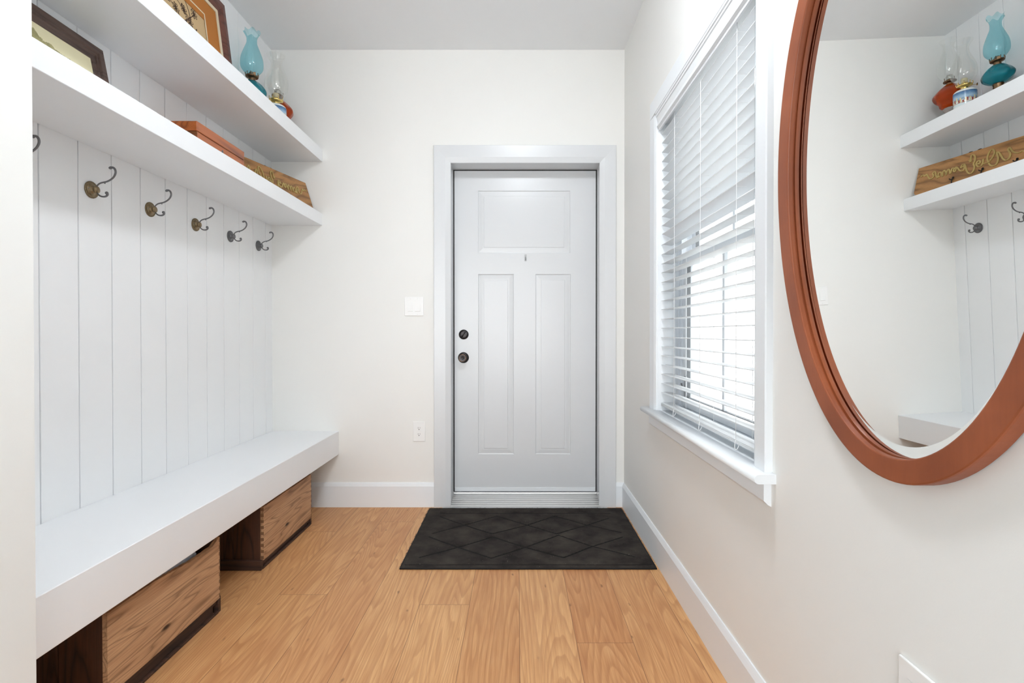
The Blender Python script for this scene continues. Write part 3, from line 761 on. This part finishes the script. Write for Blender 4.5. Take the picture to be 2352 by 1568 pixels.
M().box(-0.021, -0.013, -WU / 2 + 0.03, WU / 2 - 0.03, 0.02, HU - 0.02).build('backing_board', paint('brown_card2', lin(120, 96, 70), 0.8), t)
m = M(); rnd = random.Random(11)
YC = 2.718 - WU / 2
def DP(s, d, h=0.0): return (-0.0112 + h, s, d)
def flower(cy, cz, r):
    for k in range(7):
        a = 2 * PI * k / 7 + rnd.random() * 0.4
        pts = [(cy + 0.15 * r * math.cos(a), cz + 0.15 * r * math.sin(a))]
        for q, dr in ((-0.32, 0.7), (-0.12, 1.0), (0.12, 1.0), (0.32, 0.7), (0.1, 0.25)):
            pts.append((cy + r * dr * math.cos(a + q), cz + r * dr * math.sin(a + q)))
        ribbon(m, pts, 0.0014, 0.0, 0.0004, DP)
    ribbon(m, [(cy + 0.2 * r * math.cos(a), cz + 0.2 * r * math.sin(a)) for a in [0.7 * i for i in range(10)]], 0.0022, 0.0, 0.0004, DP)
for (y, z, r) in ((2.395, 2.515, 0.026), (2.44, 2.575, 0.022), (2.345, 2.47, 0.026), (2.30, 2.52, 0.022), (2.36, 2.55, 0.02), (2.43, 2.47, 0.02), (2.27, 2.59, 0.02), (2.24, 2.46, 0.022), (2.40, 2.44, 0.018)):
    flower(y - YC, z - SHZ2 + 0.004, r)
for s in ([(2.25, 2.62), (2.29, 2.575), (2.33, 2.56), (2.372, 2.53)], [(2.22, 2.42), (2.29, 2.45), (2.36, 2.50), (2.44, 2.57)], [(2.23, 2.55), (2.27, 2.53), (2.32, 2.50)], [(2.38, 2.60), (2.40, 2.56), (2.41, 2.50), (2.45, 2.44), (2.47, 2.42)], [(2.21, 2.50), (2.26, 2.56), (2.33, 2.61)]):
    ribbon(m, [(a - YC, b - SHZ2 + 0.004) for a, b in s], 0.0019, 0.0, 0.0004, DP)
for k in range(26):
    cy, cz = rnd.uniform(2.22, 2.46) - YC, rnd.uniform(2.43, 2.60) - SHZ2; a = rnd.random() * 6.28
    ribbon(m, [(cy, cz), (cy + 0.008 * math.cos(a), cz + 0.008 * math.sin(a)), (cy + 0.016 * math.cos(a + 0.4), cz + 0.016 * math.sin(a + 0.4))], 0.003, 0.0, 0.0004, DP)
m.build('flower_sketch', paint('sepia_ink', lin(70, 48, 34), 0.7), pap)

# ---------------------------------------------------------------- oil lamps on the upper shelf
def chimney(m, z0, zt, rb, rm, rn, rt, crimp=False):
    h = zt - z0
    ctl = [(rb, 0.0), (rb * 1.06, 0.03), (rm * 0.93, 0.16), (rm, 0.28), (rm * 0.93, 0.42), (rm * 0.70, 0.58), (rn * 1.08, 0.72), (rn, 0.80), (rn * 1.05, 0.86), (rt * 0.86, 0.95), (rt, 1.0)]
    pts = spline([(r, z0 + h * t) for r, t in ctl], 4)
    def wob(r, z, a):
        if not crimp: return r, z
        q = max(0.0, (z - (z0 + 0.86 * h)) / (0.14 * h))
        return r * (1 + 0.10 * q * math.sin(6 * a)), z + 0.008 * q * math.cos(6 * a)
    out = pts; n = 56
    rings = []
    for r, z in out:
        ring = []
        for i in range(n):
            a = 2 * PI * i / n; rr, zz_ = wob(r, z, a); ring.append(m.v((rr * math.cos(a), rr * math.sin(a), zz_)))
        rings.append(ring)
    for j in range(len(rings) - 1):
        for i in range(n):
            f = m.bm.faces.new([rings[j][i], rings[j][(i + 1) % n], rings[j + 1][(i + 1) % n], rings[j + 1][i]]); f.smooth = True
def burner(t, z, mat, r=0.030, prongs=8, wheel=1.0, coll=BRASS):
    m = M()
    m.lathe([(0.017, z - 0.022), (0.0185, z - 0.018), (0.0165, z - 0.012), (0.0175, z - 0.008), (0.024, z - 0.004), (r, z - 0.002), (r + 0.002, z + 0.003), (r, z + 0.006), (r - 0.006, z + 0.007), (0.019, z + 0.010), (0.014, z + 0.022), (0.010, z + 0.026), (0.0, z + 0.027)], (0, 0, 0), 36)
    for k in range(prongs):
        a = 2 * PI * k / prongs
        c_, s_ = math.cos(a), math.sin(a)
        m.tube([((r - 0.001) * c_, (r - 0.001) * s_, z + 0.002), ((r + 0.002) * c_, (r + 0.002) * s_, z + 0.012), ((r + 0.0005) * c_, (r + 0.0005) * s_, z + 0.020)], [0.0022, 0.0017, 0.0024], 6)
    b = m.build('burner', mat, t)
    m = M(); a = wheel
    m.tube([(0.02 * math.cos(a), 0.02 * math.sin(a), z - 0.002), (0.056 * math.cos(a), 0.056 * math.sin(a), z - 0.002)], 0.0013, 6)
    c_, s_ = math.cos(a), math.sin(a)
    m.obox((0.057 * c_, 0.057 * s_, z - 0.002), (c_, s_, 0), (-s_, c_, 0), (0, 0, 1), 0.0012, 0.0065, 0.0065)
    m.build('wick_knob', mat, b)
    return b
WICK = paint('cream_wick', lin(206, 196, 160), 0.9, 0.2)
# blue lamp
t = thing('oil_lamp', (-1.440, 2.842, SHZ2), 'blue glass oil lamp with crimped pale blue chimney on the upper shelf', 'oil lamp', 'oil lamps on the upper shelf')
def lobed(r, z, a): return r * (1 + 0.035 * math.sin(8 * a + z * 40)), z
tg = glass('teal_glass', lin(26, 146, 162), 0.05, 1.4, 0.55)
M().lathe(spline([(0.020, 0.110), (0.040, 0.116), (0.064, 0.134), (0.071, 0.150), (0.069, 0.166), (0.054, 0.188), (0.036, 0.204), (0.022, 0.212)], 4), (0, 0, 0), 64, wob=lobed).build('font', tg, t)
M().lathe([(0.062, 0.0), (0.063, 0.006), (0.052, 0.014), (0.028, 0.022), (0.017, 0.034), (0.0155, 0.060), (0.019, 0.082), (0.024, 0.092), (0.022, 0.100), (0.026, 0.106), (0.022, 0.114), (0.0, 0.115)], (0, 0, 0), 40).build('stem', BRASS_DARK, t)
burner(t, 0.234, BRASS_DARK, 0.031, 10, -0.9)
m = M(); chimney(m, 0.240, 0.478, 0.028, 0.057, 0.0255, 0.040, True)
M_BLUE = N('pale_blue_chimney_glass')
tr = M_BLUE.n('ShaderNodeBsdfTransparent'); tr.inputs[0].default_value = lin(206, 238, 243)
gl = M_BLUE.n('ShaderNodeBsdfGlossy'); gl.inputs['Roughness'].default_value = 0.04
df = M_BLUE.n('ShaderNodeBsdfDiffuse'); df.inputs[0].default_value = lin(170, 228, 236)
m1 = M_BLUE.n('ShaderNodeMixShader'); m1.inputs[0].default_value = 0.12; M_BLUE.l(tr.outputs[0], m1.inputs[1]); M_BLUE.l(df.outputs[0], m1.inputs[2])
lw = M_BLUE.n('ShaderNodeLayerWeight'); lw.inputs[0].default_value = 0.2
m2 = M_BLUE.n('ShaderNodeMixShader'); M_BLUE.l(M_BLUE.math('ADD', M_BLUE.math('MULTIPLY', lw.outputs['Facing'], 0.25), 0.05), m2.inputs[0])
M_BLUE.l(m1.outputs[0], m2.inputs[1]); M_BLUE.l(gl.outputs[0], m2.inputs[2]); M_BLUE.l(m2.outputs[0], M_BLUE.out.inputs['Surface'])
m.build('chimney', M_BLUE.m, t)
CLEAR = thin_glass('clear_chimney_glass', (0.965, 0.965, 0.955, 1), 0.07, 0.03)
# clear lamp on a white ceramic base with a painted village
t = thing('oil_lamp', (-1.371, 2.974, SHZ2), 'oil lamp with white ceramic base painted with a snowy village and clear chimney', 'oil lamp', 'oil lamps on the upper shelf')
M().lathe([(0.050, 0.0), (0.053, 0.004), (0.0545, 0.030), (0.0545, 0.118), (0.052, 0.128), (0.044, 0.136), (0.030, 0.139), (0.0, 0.139)], (0, 0, 0), 56).build('ceramic_base', paint('white_ceramic', (0.82, 0.85, 0.82, 1), 0.12, 0.0), t)
base_part = bpy.data.objects[[o.name for o in t.children][0]]
RB = 0.0548
def patch(m, a0, a1, z0, z1, dr=0.0):
    n_ = max(2, int((a1 - a0) / 0.08)); r = RB + dr
    ring0 = [m.v((r * math.cos(a0 + (a1 - a0) * i / n_), r * math.sin(a0 + (a1 - a0) * i / n_), z0)) for i in range(n_ + 1)]
    ring1 = [m.v((r * math.cos(a0 + (a1 - a0) * i / n_), r * math.sin(a0 + (a1 - a0) * i / n_), z1)) for i in range(n_ + 1)]
    for i in range(n_): m.bm.faces.new([ring0[i], ring0[i + 1], ring1[i + 1], ring1[i]]).smooth = True
def scene_mat():
    n = N('village_scene_print'); co = n.coord(); sp = n.n('ShaderNodeSeparateXYZ'); n.l(co, sp.inputs[0])
    f = n.math('DIVIDE', n.math('SUBTRACT', sp.outputs[2], 0.044), 0.078)
    c = n.ramp(n.math('ADD', f, n.math('MULTIPLY', n.math('SUBTRACT', n.noise(co, 60, 3), 0.5), 0.25)),
               [(0.05, lin(214, 226, 228)), (0.32, lin(226, 234, 236)), (0.42, lin(126, 150, 172)), (0.60, lin(164, 192, 214)), (0.85, lin(92, 132, 172)), (1.0, lin(70, 104, 140))])
    n.l(c, n.b.inputs['Base Color']); n.b.inputs['Roughness'].default_value = 0.15; return n.m
m = M(); patch(m, 0, 2 * PI, 0.044, 0.122); ps = m.build('painted_scene', scene_mat(), t)
HOUSE = [paint('print_red', lin(150, 70, 62), 0.2, 0), paint('print_cream', lin(222, 206, 160), 0.2, 0), paint('print_dark', lin(46, 56, 62), 0.2, 0), paint('print_rose', lin(186, 128, 118), 0.2, 0)]
rnd = random.Random(2)
for ci, hm in enumerate(HOUSE[:2]):
    m = M()
    patch(m, -PI, PI, 0.0575 + ci * 0.003, 0.0590 + ci * 0.003, 0.0002 + ci * 0.0001)
    for k in range(16):
        a = -PI + k * 2 * PI / 16 + ci * 0.19 + rnd.uniform(0, 0.08); w = (0.16, 0.14, 0.12, 0.03)[ci]
        z0 = 0.058 + ci * 0.004 + rnd.uniform(-0.004, 0.006); h = (0.018, 0.022, 0.013, 0.028)[ci] * rnd.uniform(0.8, 1.2)
        patch(m, a, a + w, z0, z0 + h, 0.0003 + ci * 0.0001)
    m.build('painted_houses', hm, ps)
b = burner(t, 0.162, BRASS, 0.036, 8, 3.6)
M().lathe([(0.015, 0.170), (0.0165, 0.200), (0.013, 0.206), (0.0, 0.207)], (0, 0, 0), 28).build('wick_tube', WICK, b)
m = M(); chimney(m, 0.170, 0.418, 0.032, 0.062, 0.0275, 0.050); m.build('chimney', CLEAR, t)
# amber lamp
t = thing('oil_lamp', (-1.442, 3.150, SHZ2), 'oil lamp with amber orange glass font and clear chimney, in the corner', 'oil lamp', 'oil lamps on the upper shelf')
ag = glass('amber_glass', lin(226, 78, 4), 0.04, 1.35, 0.72)
M().lathe(spline([(0.040, 0.108), (0.055, 0.120), (0.060, 0.140), (0.078, 0.158), (0.087, 0.178), (0.083, 0.196), (0.060, 0.222), (0.036, 0.242), (0.024, 0.250)], 4), (0, 0, 0), 56, wob=lambda r, z, a: (r * (1 + 0.018 * math.cos(10 * a)), z)).build('font', ag, t)
M().lathe([(0.062, 0.0), (0.064, 0.006), (0.050, 0.016), (0.026, 0.030), (0.020, 0.060), (0.028, 0.085), (0.040, 0.100), (0.040, 0.110), (0.0, 0.110)], (0, 0, 0), 44, wob=lambda r, z, a: (r * (1 + 0.03 * math.cos(12 * a)), z)).build('stem', glass('pale_pressed_glass', (0.9, 0.82, 0.76, 1), 0.05, 1.4, 0.6), t)
b = burner(t, 0.268, BRASS_DARK, 0.032, 4, 2.4)
M().lathe([(0.012, 0.276), (0.018, 0.284), (0.019, 0.300), (0.014, 0.308), (0.0, 0.310)], (0, 0, 0), 28).build('wick_tube', metal('dull_grey_metal', (0.45, 0.45, 0.42, 1), 0.4), b)
m = M(); chimney(m, 0.276, 0.520, 0.030, 0.060, 0.027, 0.045); m.build('chimney', CLEAR, t)

# ---------------------------------------------------------------- wooden crates under the bench
CRW = wood('weathered_crate_board', lin(90, 56, 32), lin(160, 116, 82), lin(208, 168, 128), 'y', 2.3, 0.65, 11.0, 0.4, True, wear=lin(116, 76, 48), lw=0.6)
CRE = wood('shade_darkened_crate_board', lin(24, 12, 8), lin(58, 33, 20), lin(86, 50, 30), 'z', 2.2, 0.55, 7.0, 0.5, True)  # brown end boards, with the shade under the bench put into the colour
CRB = wood('dark_crate_batten', lin(18, 10, 8), lin(46, 27, 18), lin(80, 50, 34), 'x', 1.6, 0.6, 6.0, 0.4)
CRI = wood('crate_inside', lin(24, 13, 9), lin(52, 32, 21), lin(70, 45, 30), 'y', 1.6, 0.7, 6.0, 0.3)
CRJ = wood('joint_wood', lin(60, 38, 24), lin(104, 72, 48), lin(134, 98, 68), 'z', 1.6, 0.7, 6.0, 0.3)
def crate(x1, y0, y1, h, zb, label, seed):
    """x1 front face, y0 near end, y1 far end"""
    rnd = random.Random(seed); x0 = x1 - 0.335; L = (x0, (y0 + y1) / 2, 0.0)
    L = ((x0 + x1) / 2, (y0 + y1) / 2, 0)
    t = thing('wooden_crate', L, label, 'crate', 'old wooden crates under the bench')
    th = 0.014
    def board(xa, xb):
        """long board with a slightly chipped top edge"""
        m = M(L); n = 60; tops = []
        for i in range(n + 1):
            y = y0 + (y1 - y0) * i / n
            z = h - 0.0012 * abs(math.sin(i * 0.9 + seed)) - (0.019 * (min(1, (i - 20) / 22) if i < 55 else (60 - i) / 5) * (0.97 + 0.03 * math.sin(i * 1.3)) if i > 20 and seed == 1 else 0) - rnd.uniform(0, 0.0012)
            zl = zb + rnd.uniform(0, 0.0008)
            tops.append((y, z, zl))
        R = [[m.v((xa, y, zl)), m.v((xb, y, zl)), m.v((xb, y, z)), m.v((xa, y, z))] for y, z, zl in tops]
        for i in range(n):
            for k in range(4): m.bm.faces.new([R[i][k], R[i][(k + 1) % 4], R[i + 1][(k + 1) % 4], R[i + 1][k]])
        m.bm.faces.new(R[0]); m.bm.faces.new(R[-1]); return m
    fr = board(x1 - th, x1).build('front_board', CRW, t)
    # end grain of the box joints showing at both ends of the front board
    nf = 9
    joint_ends = ((y1 - 0.0055, y1 + 0.0006),) if seed == 1 else ((y0 - 0.0006, y0 + 0.0028), (y1 - 0.0055, y1 + 0.0006))
    for ya, yb in joint_ends:
        m = M(L); m.box(x1 - th - 0.001, x1 - th + 0.002, ya, yb, zb, h - 0.004)
        for k in range(nf):
            z = zb + (h - zb) * (k + 0.25) / nf; m.box(x1 - th + 0.0015, x1 + 0.0004, ya, yb, z, z + (h - zb) / nf * 0.5)
        m.build('joint_end_grain', CRJ, fr)
    board(x0, x0 + th).build('back_board', CRW, t)
    for ya, yb in ((y0 + 0.0008, y0 + 0.0148), (y1 - 0.0148, y1 - 0.0008)):
        m = M(L); xc = x1 - 0.142
        m.box(x0 + th, xc - 0.0015, ya, yb, zb, h - 0.002, 0.001, 1); m.box(xc + 0.0015, x1 - th - 0.0002, ya, yb, zb, h - 0.002, 0.001, 1)
        m.build('end_panel', CRE, t)
    M(L).box(x0 + 0.012, x1 - 0.008, y0 + 0.010, y1 - 0.010, zb - 0.018, zb - 0.002).build('bottom_panel', CRI, t)
    m = M(L); m.box(x1 - 0.030, x1 - 0.016, y0 + 0.02, y1 - 0.02, 0.006, zb - 0.018); m.build('base_rail', CRI, t)
    m = M(L); m.box(x1 - 0.014, x1 - 0.003, y0 + 0.004, y1 - 0.004, 0.0, 0.010, 0.001, 1); m.build('base_strip', CRB, t)
    for ya, yb in ((y0 - 0.016, y0 + 0.004), (y1 - 0.004, y1 + 0.014)):
        M(L).box(x0 + 0.004, x1 - 0.004, ya, yb, 0.001, zb + 0.004, 0.002, 2).build('end_batten', CRB, t)
    return t
crate(-1.166, 1.478, 2.038, 0.300, 0.058, 'nearer weathered wooden crate under the bench, holding pale plastic wrapping', 1)
crate(-1.177, 2.412, 2.971, 0.292, 0.042, 'farther weathered wooden crate under the bench, near the back wall', 2)
# crumpled plastic wrapping in the nearer crate
bm = bmesh.new(); bmesh.ops.create_icosphere(bm, subdivisions=5, radius=1.0)
from mathutils import noise as mn
for v in bm.verts:
    p = v.co.copy(); d = 1 + 0.22 * mn.noise(p * 3) + 0.12 * mn.noise(p * 9)
    sq = lambda c: math.copysign(abs(c) ** 0.45, c)
    q = Vector((sq(p.x) * 0.150, sq(p.y) * 0.16, sq(p.z) * 0.118)) * (0.92 + 0.22 * (d - 1))
    q.z = max(min(q.z, 0.112), -0.115); q.x = max(min(q.x, 0.142), -0.142); v.co = q
me = bpy.data.meshes.new('plastic_wrapping'); bm.to_mesh(me); bm.free()
for p in me.polygons: p.use_smooth = False
pw = paint('pale_blue_plastic', lin(196, 214, 234), 0.2, 0.4, 60, 0.08); me.materials.append(pw)
o = bpy.data.objects.new('plastic_wrapping', me); COL.objects.link(o); o.location = (-1.337, 1.850, 0.196)
tag(o, 'crumpled pale blue plastic showing over the rim of the nearer crate', 'wrapping')

# ---------------------------------------------------------------- door mat
SEG = [[[-0.461, 2.821], [-0.301, 2.943], [-0.123, 3.087], [0.054, 2.943], [0.21, 2.815], [0.395, 2.945], [0.533, 3.053]], [[-0.455, 3.076], [-0.301, 2.943], [-0.138, 2.815], [0.054, 2.943], [0.218, 3.087], [0.395, 2.945], [0.561, 2.835]], [[-0.472, 2.774], [-0.301, 2.637], [-0.127, 2.509], [0.039, 2.637], [0.219, 2.797], [0.38, 2.649], [0.567, 2.529]], [[-0.474, 2.517], [-0.301, 2.637], [-0.133, 2.772], [0.039, 2.637], [0.223, 2.517], [0.38, 2.649], [0.555, 2.769]], [[-0.464, 3.139], [0.556, 3.139]], [[-0.525, 2.441], [0.626, 2.441]]]
def dist(px, py, s):
    best = 9
    for a, b in zip(s[:-1], s[1:]):
        dx, dy = b[0] - a[0], b[1] - a[1]; t = max(0, min(1, ((px - a[0]) * dx + (py - a[1]) * dy) / (dx * dx + dy * dy)))
        best = min(best, math.hypot(px - a[0] - t * dx, py - a[1] - t * dy))
    return best
mat_t = thing('doormat', (0.05, 2.83, 0.0), 'black rectangular doormat with a diamond pattern in front of the door', 'doormat')
mx0, mx1, my0, my1 = -0.545, 0.643, 2.412, 3.236
nx, ny = 400, 276
m = M((0.05, 2.83, 0)); G = []
from mathutils import noise as mn
for j in range(ny + 1):
    row = []
    for i in range(nx + 1):
        u, w = i / nx, j / ny
        x = mx0 + (mx1 - mx0) * u + (0.008 if False else 0); y = my0 + (my1 - my0) * w
        x += -0.010 * (1 - w) * (0 if u > 0.5 else -1) * 0 + (0.010 * w - 0.008) * (1 if u < 0.5 else 0) * 0
        d = min(dist(x, y, s) for s in SEG)
        z = 0.0110 - 0.0060 * math.exp(-(d / 0.0042) ** 2)
        z += 0.0007 * mn.noise(Vector((x * 260, y * 260, 0))) + 0.0010 * mn.noise(Vector((x * 12, y * 12, 4)))
        e = min(u * (mx1 - mx0), (1 - u) * (mx1 - mx0), w * (my1 - my0), (1 - w) * (my1 - my0))
        if e < 0.010: z = 0.0035 + (z - 0.0035) * math.sqrt(max(0, 1 - (1 - e / 0.010) ** 2))
        if 0.010 <= e < 0.014: z -= 0.0012
        wav = 0.0025 * mn.noise(Vector((x * 9, y * 9, 2)))
        if e < 0.02:
            if j < 7 or j > ny - 7: y += wav
            if i < 7 or i > nx - 7: x += wav
        row.append((m.v((x, y, z)), d))
    G.append(row)
for j in range(ny):
    for i in range(nx):
        q4 = [G[j][i], G[j][i + 1], G[j + 1][i + 1], G[j + 1][i]]
        f = m.bm.faces.new([a[0] for a in q4]); f.smooth = True
        if sum(a[1] for a in q4) / 4 < 0.0050: f.material_index = 1
n = N('black_carpet_pile'); co = n.coord()
c = n.mix(n.ramp(n.noise(co, 7.0, 4, 0.6), [(0.35, (0, 0, 0)), (0.7, (1, 1, 1))]), lin(42, 38, 37), lin(72, 67, 62))
c = n.mix(n.ramp(n.noise(co, 900.0, 2, 0.6), [(0.60, (0, 0, 0)), (0.78, (1, 1, 1))]), c, lin(92, 86, 80))
sk = n.ramp(n.noise(co, 340.0, 0), [(0.865, (0, 0, 0)), (0.885, (1, 1, 1))]); c = n.mix(sk, c, lin(196, 188, 176))
n.l(c, n.b.inputs['Base Color']); n.b.inputs['Roughness'].default_value = 1.0; n.b.inputs['Specular IOR Level'].default_value = 0.1
n.bump(n.noise(co, 700.0, 3, 0.7), 0.9, 0.002)
pile = m.build('pile', n.m, mat_t); pile.data.materials.append(paint('dark_carpet_backing', lin(17, 15, 15), 1.0, 0.3, 600))
m = M((0.05, 2.83, 0)); q = []
for (a, b) in (((mx0, my0), (mx1, my0)), ((mx1, my0), (mx1, my1)), ((mx1, my1), (mx0, my1)), ((mx0, my1), (mx0, my0))):
    for k in range(30):
        f = k / 30; x, y = a[0] + (b[0] - a[0]) * f, a[1] + (b[1] - a[1]) * f
        q.append((x, y, 0.0042 + 0.0004 * math.sin(k * 1.7)))
m.tube(q, 0.0042, 8, closed=True)
m.build('bound_edge', paint('black_binding', lin(24, 22, 22), 0.9, 0.5, 500), mat_t)
m = M((0.05, 2.83, 0)); rnd = random.Random(9)
for k in range(170):
    s = rnd.choice((0, 0, 1, 1, 2)); f = rnd.random()
    if s == 0: p = (mx0, my0 + f * (my1 - my0)); d = (-1, 0)
    elif s == 1: p = (mx0 + f * (mx1 - mx0), my1); d = (0, 1)
    else: p = (mx1, my0 + f * (my1 - my0)); d = (1, 0)
    L_ = rnd.uniform(0.004, 0.011); w = rnd.uniform(-0.008, 0.008); z = rnd.uniform(0.003, 0.009)
    tx, ty = -d[1], d[0]
    m.tube([(p[0], p[1], z), (p[0] + d[0] * L_ * 0.6 + tx * w * 0.5, p[1] + d[1] * L_ * 0.6 + ty * w * 0.5, z + 0.002), (p[0] + d[0] * L_ + tx * w, p[1] + d[1] * L_ + ty * w, max(0.001, z - 0.002))], 0.0005, 4)
fr = m.build('frayed_threads', paint('black_thread', lin(34, 32, 30), 0.9, 0), mat_t); fr['kind'] = 'stuff'

# ---------------------------------------------------------------- switch and outlets
def wall_plate(name, loc, rotz, w, h, label, cat, kind):
    t = thing(name, loc, label, cat, None, (0, 0, rotz))
    M().box(-w / 2, w / 2, -0.0058, -0.0002, -h / 2, h / 2, 0.0022, 2).build('cover_plate', PLAST, t)
    if kind == 'switch':
        for s in (-1, 1):
            x = s * 0.0231
            m = M(); m.box(x - 0.0172, x + 0.0172, -0.0064, -0.0055, -0.0340, 0.0340)
            rk = m.build('rocker', PLAST, t)
            m = M(); m.prism([(-0.0060, -0.0315), (-0.0112, -0.0300), (-0.0080, 0.0), (-0.0066, 0.0300), (-0.0060, 0.0315)], 'x', x - 0.0158, x + 0.0158); m.build('paddle', PLAST, rk)
        for s in (-1, 1):
            for z in (-0.0485, 0.0485): M().lathe([(0, -0.0068), (0.0028, -0.0064), (0.0032, -0.0056)], (s * 0.0231, 0, z), 12, 'y').build('screw', PLAST, t)
    else:
        rc = M().box(-0.0170, 0.0170, -0.0070, -0.0055, -0.0335, 0.0335, 0.0008, 1).build('receptacle', PLAST, t)
        for z in (-0.0190, 0.0190):
            m = M()
            m.box(-0.0072, -0.0052, -0.0073, -0.0066, z + 0.000, z + 0.0085); m.box(0.0052, 0.0070, -0.0073, -0.0066, z + 0.001, z + 0.0080)
            m.lathe([(0, -0.0073), (0.0028, -0.0072), (0.0028, -0.0066)], (0, 0, z - 0.0055), 12, 'y')
            m.build('socket_slots', DARKG, rc)
    return t
wall_plate('light_switch', (-0.6505, YB, 1.2617), 0, 0.1195, 0.1180, 'white double rocker light switch on the back wall beside the door', 'light switch', 'switch')
wall_plate('power_outlet', (-0.6201, YB, 0.4745), 0, 0.0765, 0.1236, 'white double power outlet low on the back wall, left of the door', 'power outlet', 'outlet')
wall_plate('power_outlet', (XR, 0.8695, 0.4745), -PI / 2, 0.0765, 0.1240, 'white power outlet on the right wall, cut by the bottom of the picture', 'power outlet', 'outlet')

# ---------------------------------------------------------------- round-cornered oval mirror
MNv = Vector((1, 0.0106, 0.0267)).normalized()
MPD = Vector((0.6690, 0, H))
myc, mzc, ma, mb = 0.905, 1.4125, 0.3503, 0.5725
def on_plane(y, z, off):
    p0 = MPD - MNv * off
    x = (p0.dot(MNv) - y * MNv.y - z * MNv.z) / MNv.x
    return Vector((x, y, z))
mc = on_plane(myc, mzc, 0.0)
mir = thing('wall_mirror', tuple(mc), 'large oval mirror in a reddish brown wooden frame on the right wall', 'mirror')
NE = 160
FW = 0.046
fprof = [(0.0, -0.001), (0.0, 0.0210), (0.0012, 0.0233), (0.0036, 0.0240), (FW - 0.0025, 0.0240), (FW - 0.0006, 0.0232), (FW, 0.0215), (FW + 0.0004, 0.0135), (FW - 0.0045, 0.0130), (FW - 0.0045, 0.0080), (FW + 0.0012, 0.0075), (FW + 0.0016, 0.0025), (FW + 0.0016, -0.001)]
m = M(mc); rings = []
for d, h in fprof:
    ring = []
    for i in range(NE):
        a = 2 * PI * i / NE
        ring.append(m.v(on_plane(myc + (ma - d) * math.cos(a), mzc + (mb - d * 0.90) * math.sin(a), h)))
    rings.append(ring)
for j in range(len(rings)):
    A, B = rings[j], rings[(j + 1) % len(rings)]
    for i in range(NE): 
        f = m.bm.faces.new([A[i], A[(i + 1) % NE], B[(i + 1) % NE], B[i]]); f.smooth = False
def mirror_wood():
    n = N('reddish_walnut_frame'); co = n.coord()
    c = n.ramp(n.noise(co, 7.0, 3, 0.5), [(0.3, lin(138, 70, 38)), (0.7, lin(166, 90, 52))])
    c = n.mix(n.math('MULTIPLY', n.noise(n.coord(scale=(1, 1, 0.1)), 180, 3, 0.6), 0.35), c, lin(104, 50, 26))
    n.l(c, n.b.inputs['Base Color']); n.b.inputs['Roughness'].default_value = 0.46; n.b.inputs['Specular IOR Level'].default_value = 0.5
    n.bump(n.noise(co, 300, 2), 0.03); return n.m
m.build('frame', mirror_wood(), mir)
MIRR = N('silvered_glass'); MIRR.b.inputs['Metallic'].default_value = 1.0; MIRR.b.inputs['Roughness'].default_value = 0.0
MIRR.b.inputs['Base Color'].default_value = (0.93, 0.945, 0.94, 1)
m = M(mc); bev = 0.020; din = FW - 0.0005
R1 = []; R0 = []
for i in range(NE):
    a = 2 * PI * i / NE
    R0.append(m.v(on_plane(myc + (ma - din - bev) * math.cos(a), mzc + (mb - din * 0.90 - bev) * math.sin(a), 0.0012)))
m.bm.faces.new(R0)
m.build('mirror_glass', MIRR.m, mir)
m = M(mc); R0 = []; R1 = []
for i in range(NE):
    a = 2 * PI * i / NE
    R0.append(m.v(on_plane(myc + (ma - din - bev) * math.cos(a), mzc + (mb - din * 0.90 - bev) * math.sin(a), 0.0012)))
    R1.append(m.v(on_plane(myc + (ma - din) * math.cos(a), mzc + (mb - din * 0.90) * math.sin(a), 0.0029)))
for i in range(NE): m.bm.faces.new([R0[i], R0[(i + 1) % NE], R1[(i + 1) % NE], R1[i]]).smooth = True
m.build('bevelled_edge', MIRR.m, mir)

# ---------------------------------------------------------------- ceiling lamps (behind and above the camera)
def lamp_mat(s):
    n = N('lamp_diffuser'); n.b.inputs['Base Color'].default_value = (0.9, 0.9, 0.88, 1)
    n.b.inputs['Emission Color'].default_value = (0.935, 0.985, 1.035, 1); n.b.inputs['Emission Strength'].default_value = s
    return n.m
LM = lamp_mat(LAMP)
for i, (x, y, lab) in enumerate(((0.03, 1.32, 'round white flush ceiling lamp, on, over the entry'),)):
    t = thing('ceiling_lamp', (x, y, ZC), lab, 'ceiling lamp')
    M().lathe([(0.150, 0.0), (0.155, -0.012), (0.150, -0.022), (0.128, -0.024), (0.128, 0.0)], (0, 0, 0), 48, closed=True).build('lamp_base', PLAST, t)
    M().lathe([(0.150, -0.022), (0.152, -0.045), (0.143, -0.070), (0.112, -0.092), (0.060, -0.104), (0.0, -0.108)], (0, 0, 0), 48).build('diffuser', LM, t)
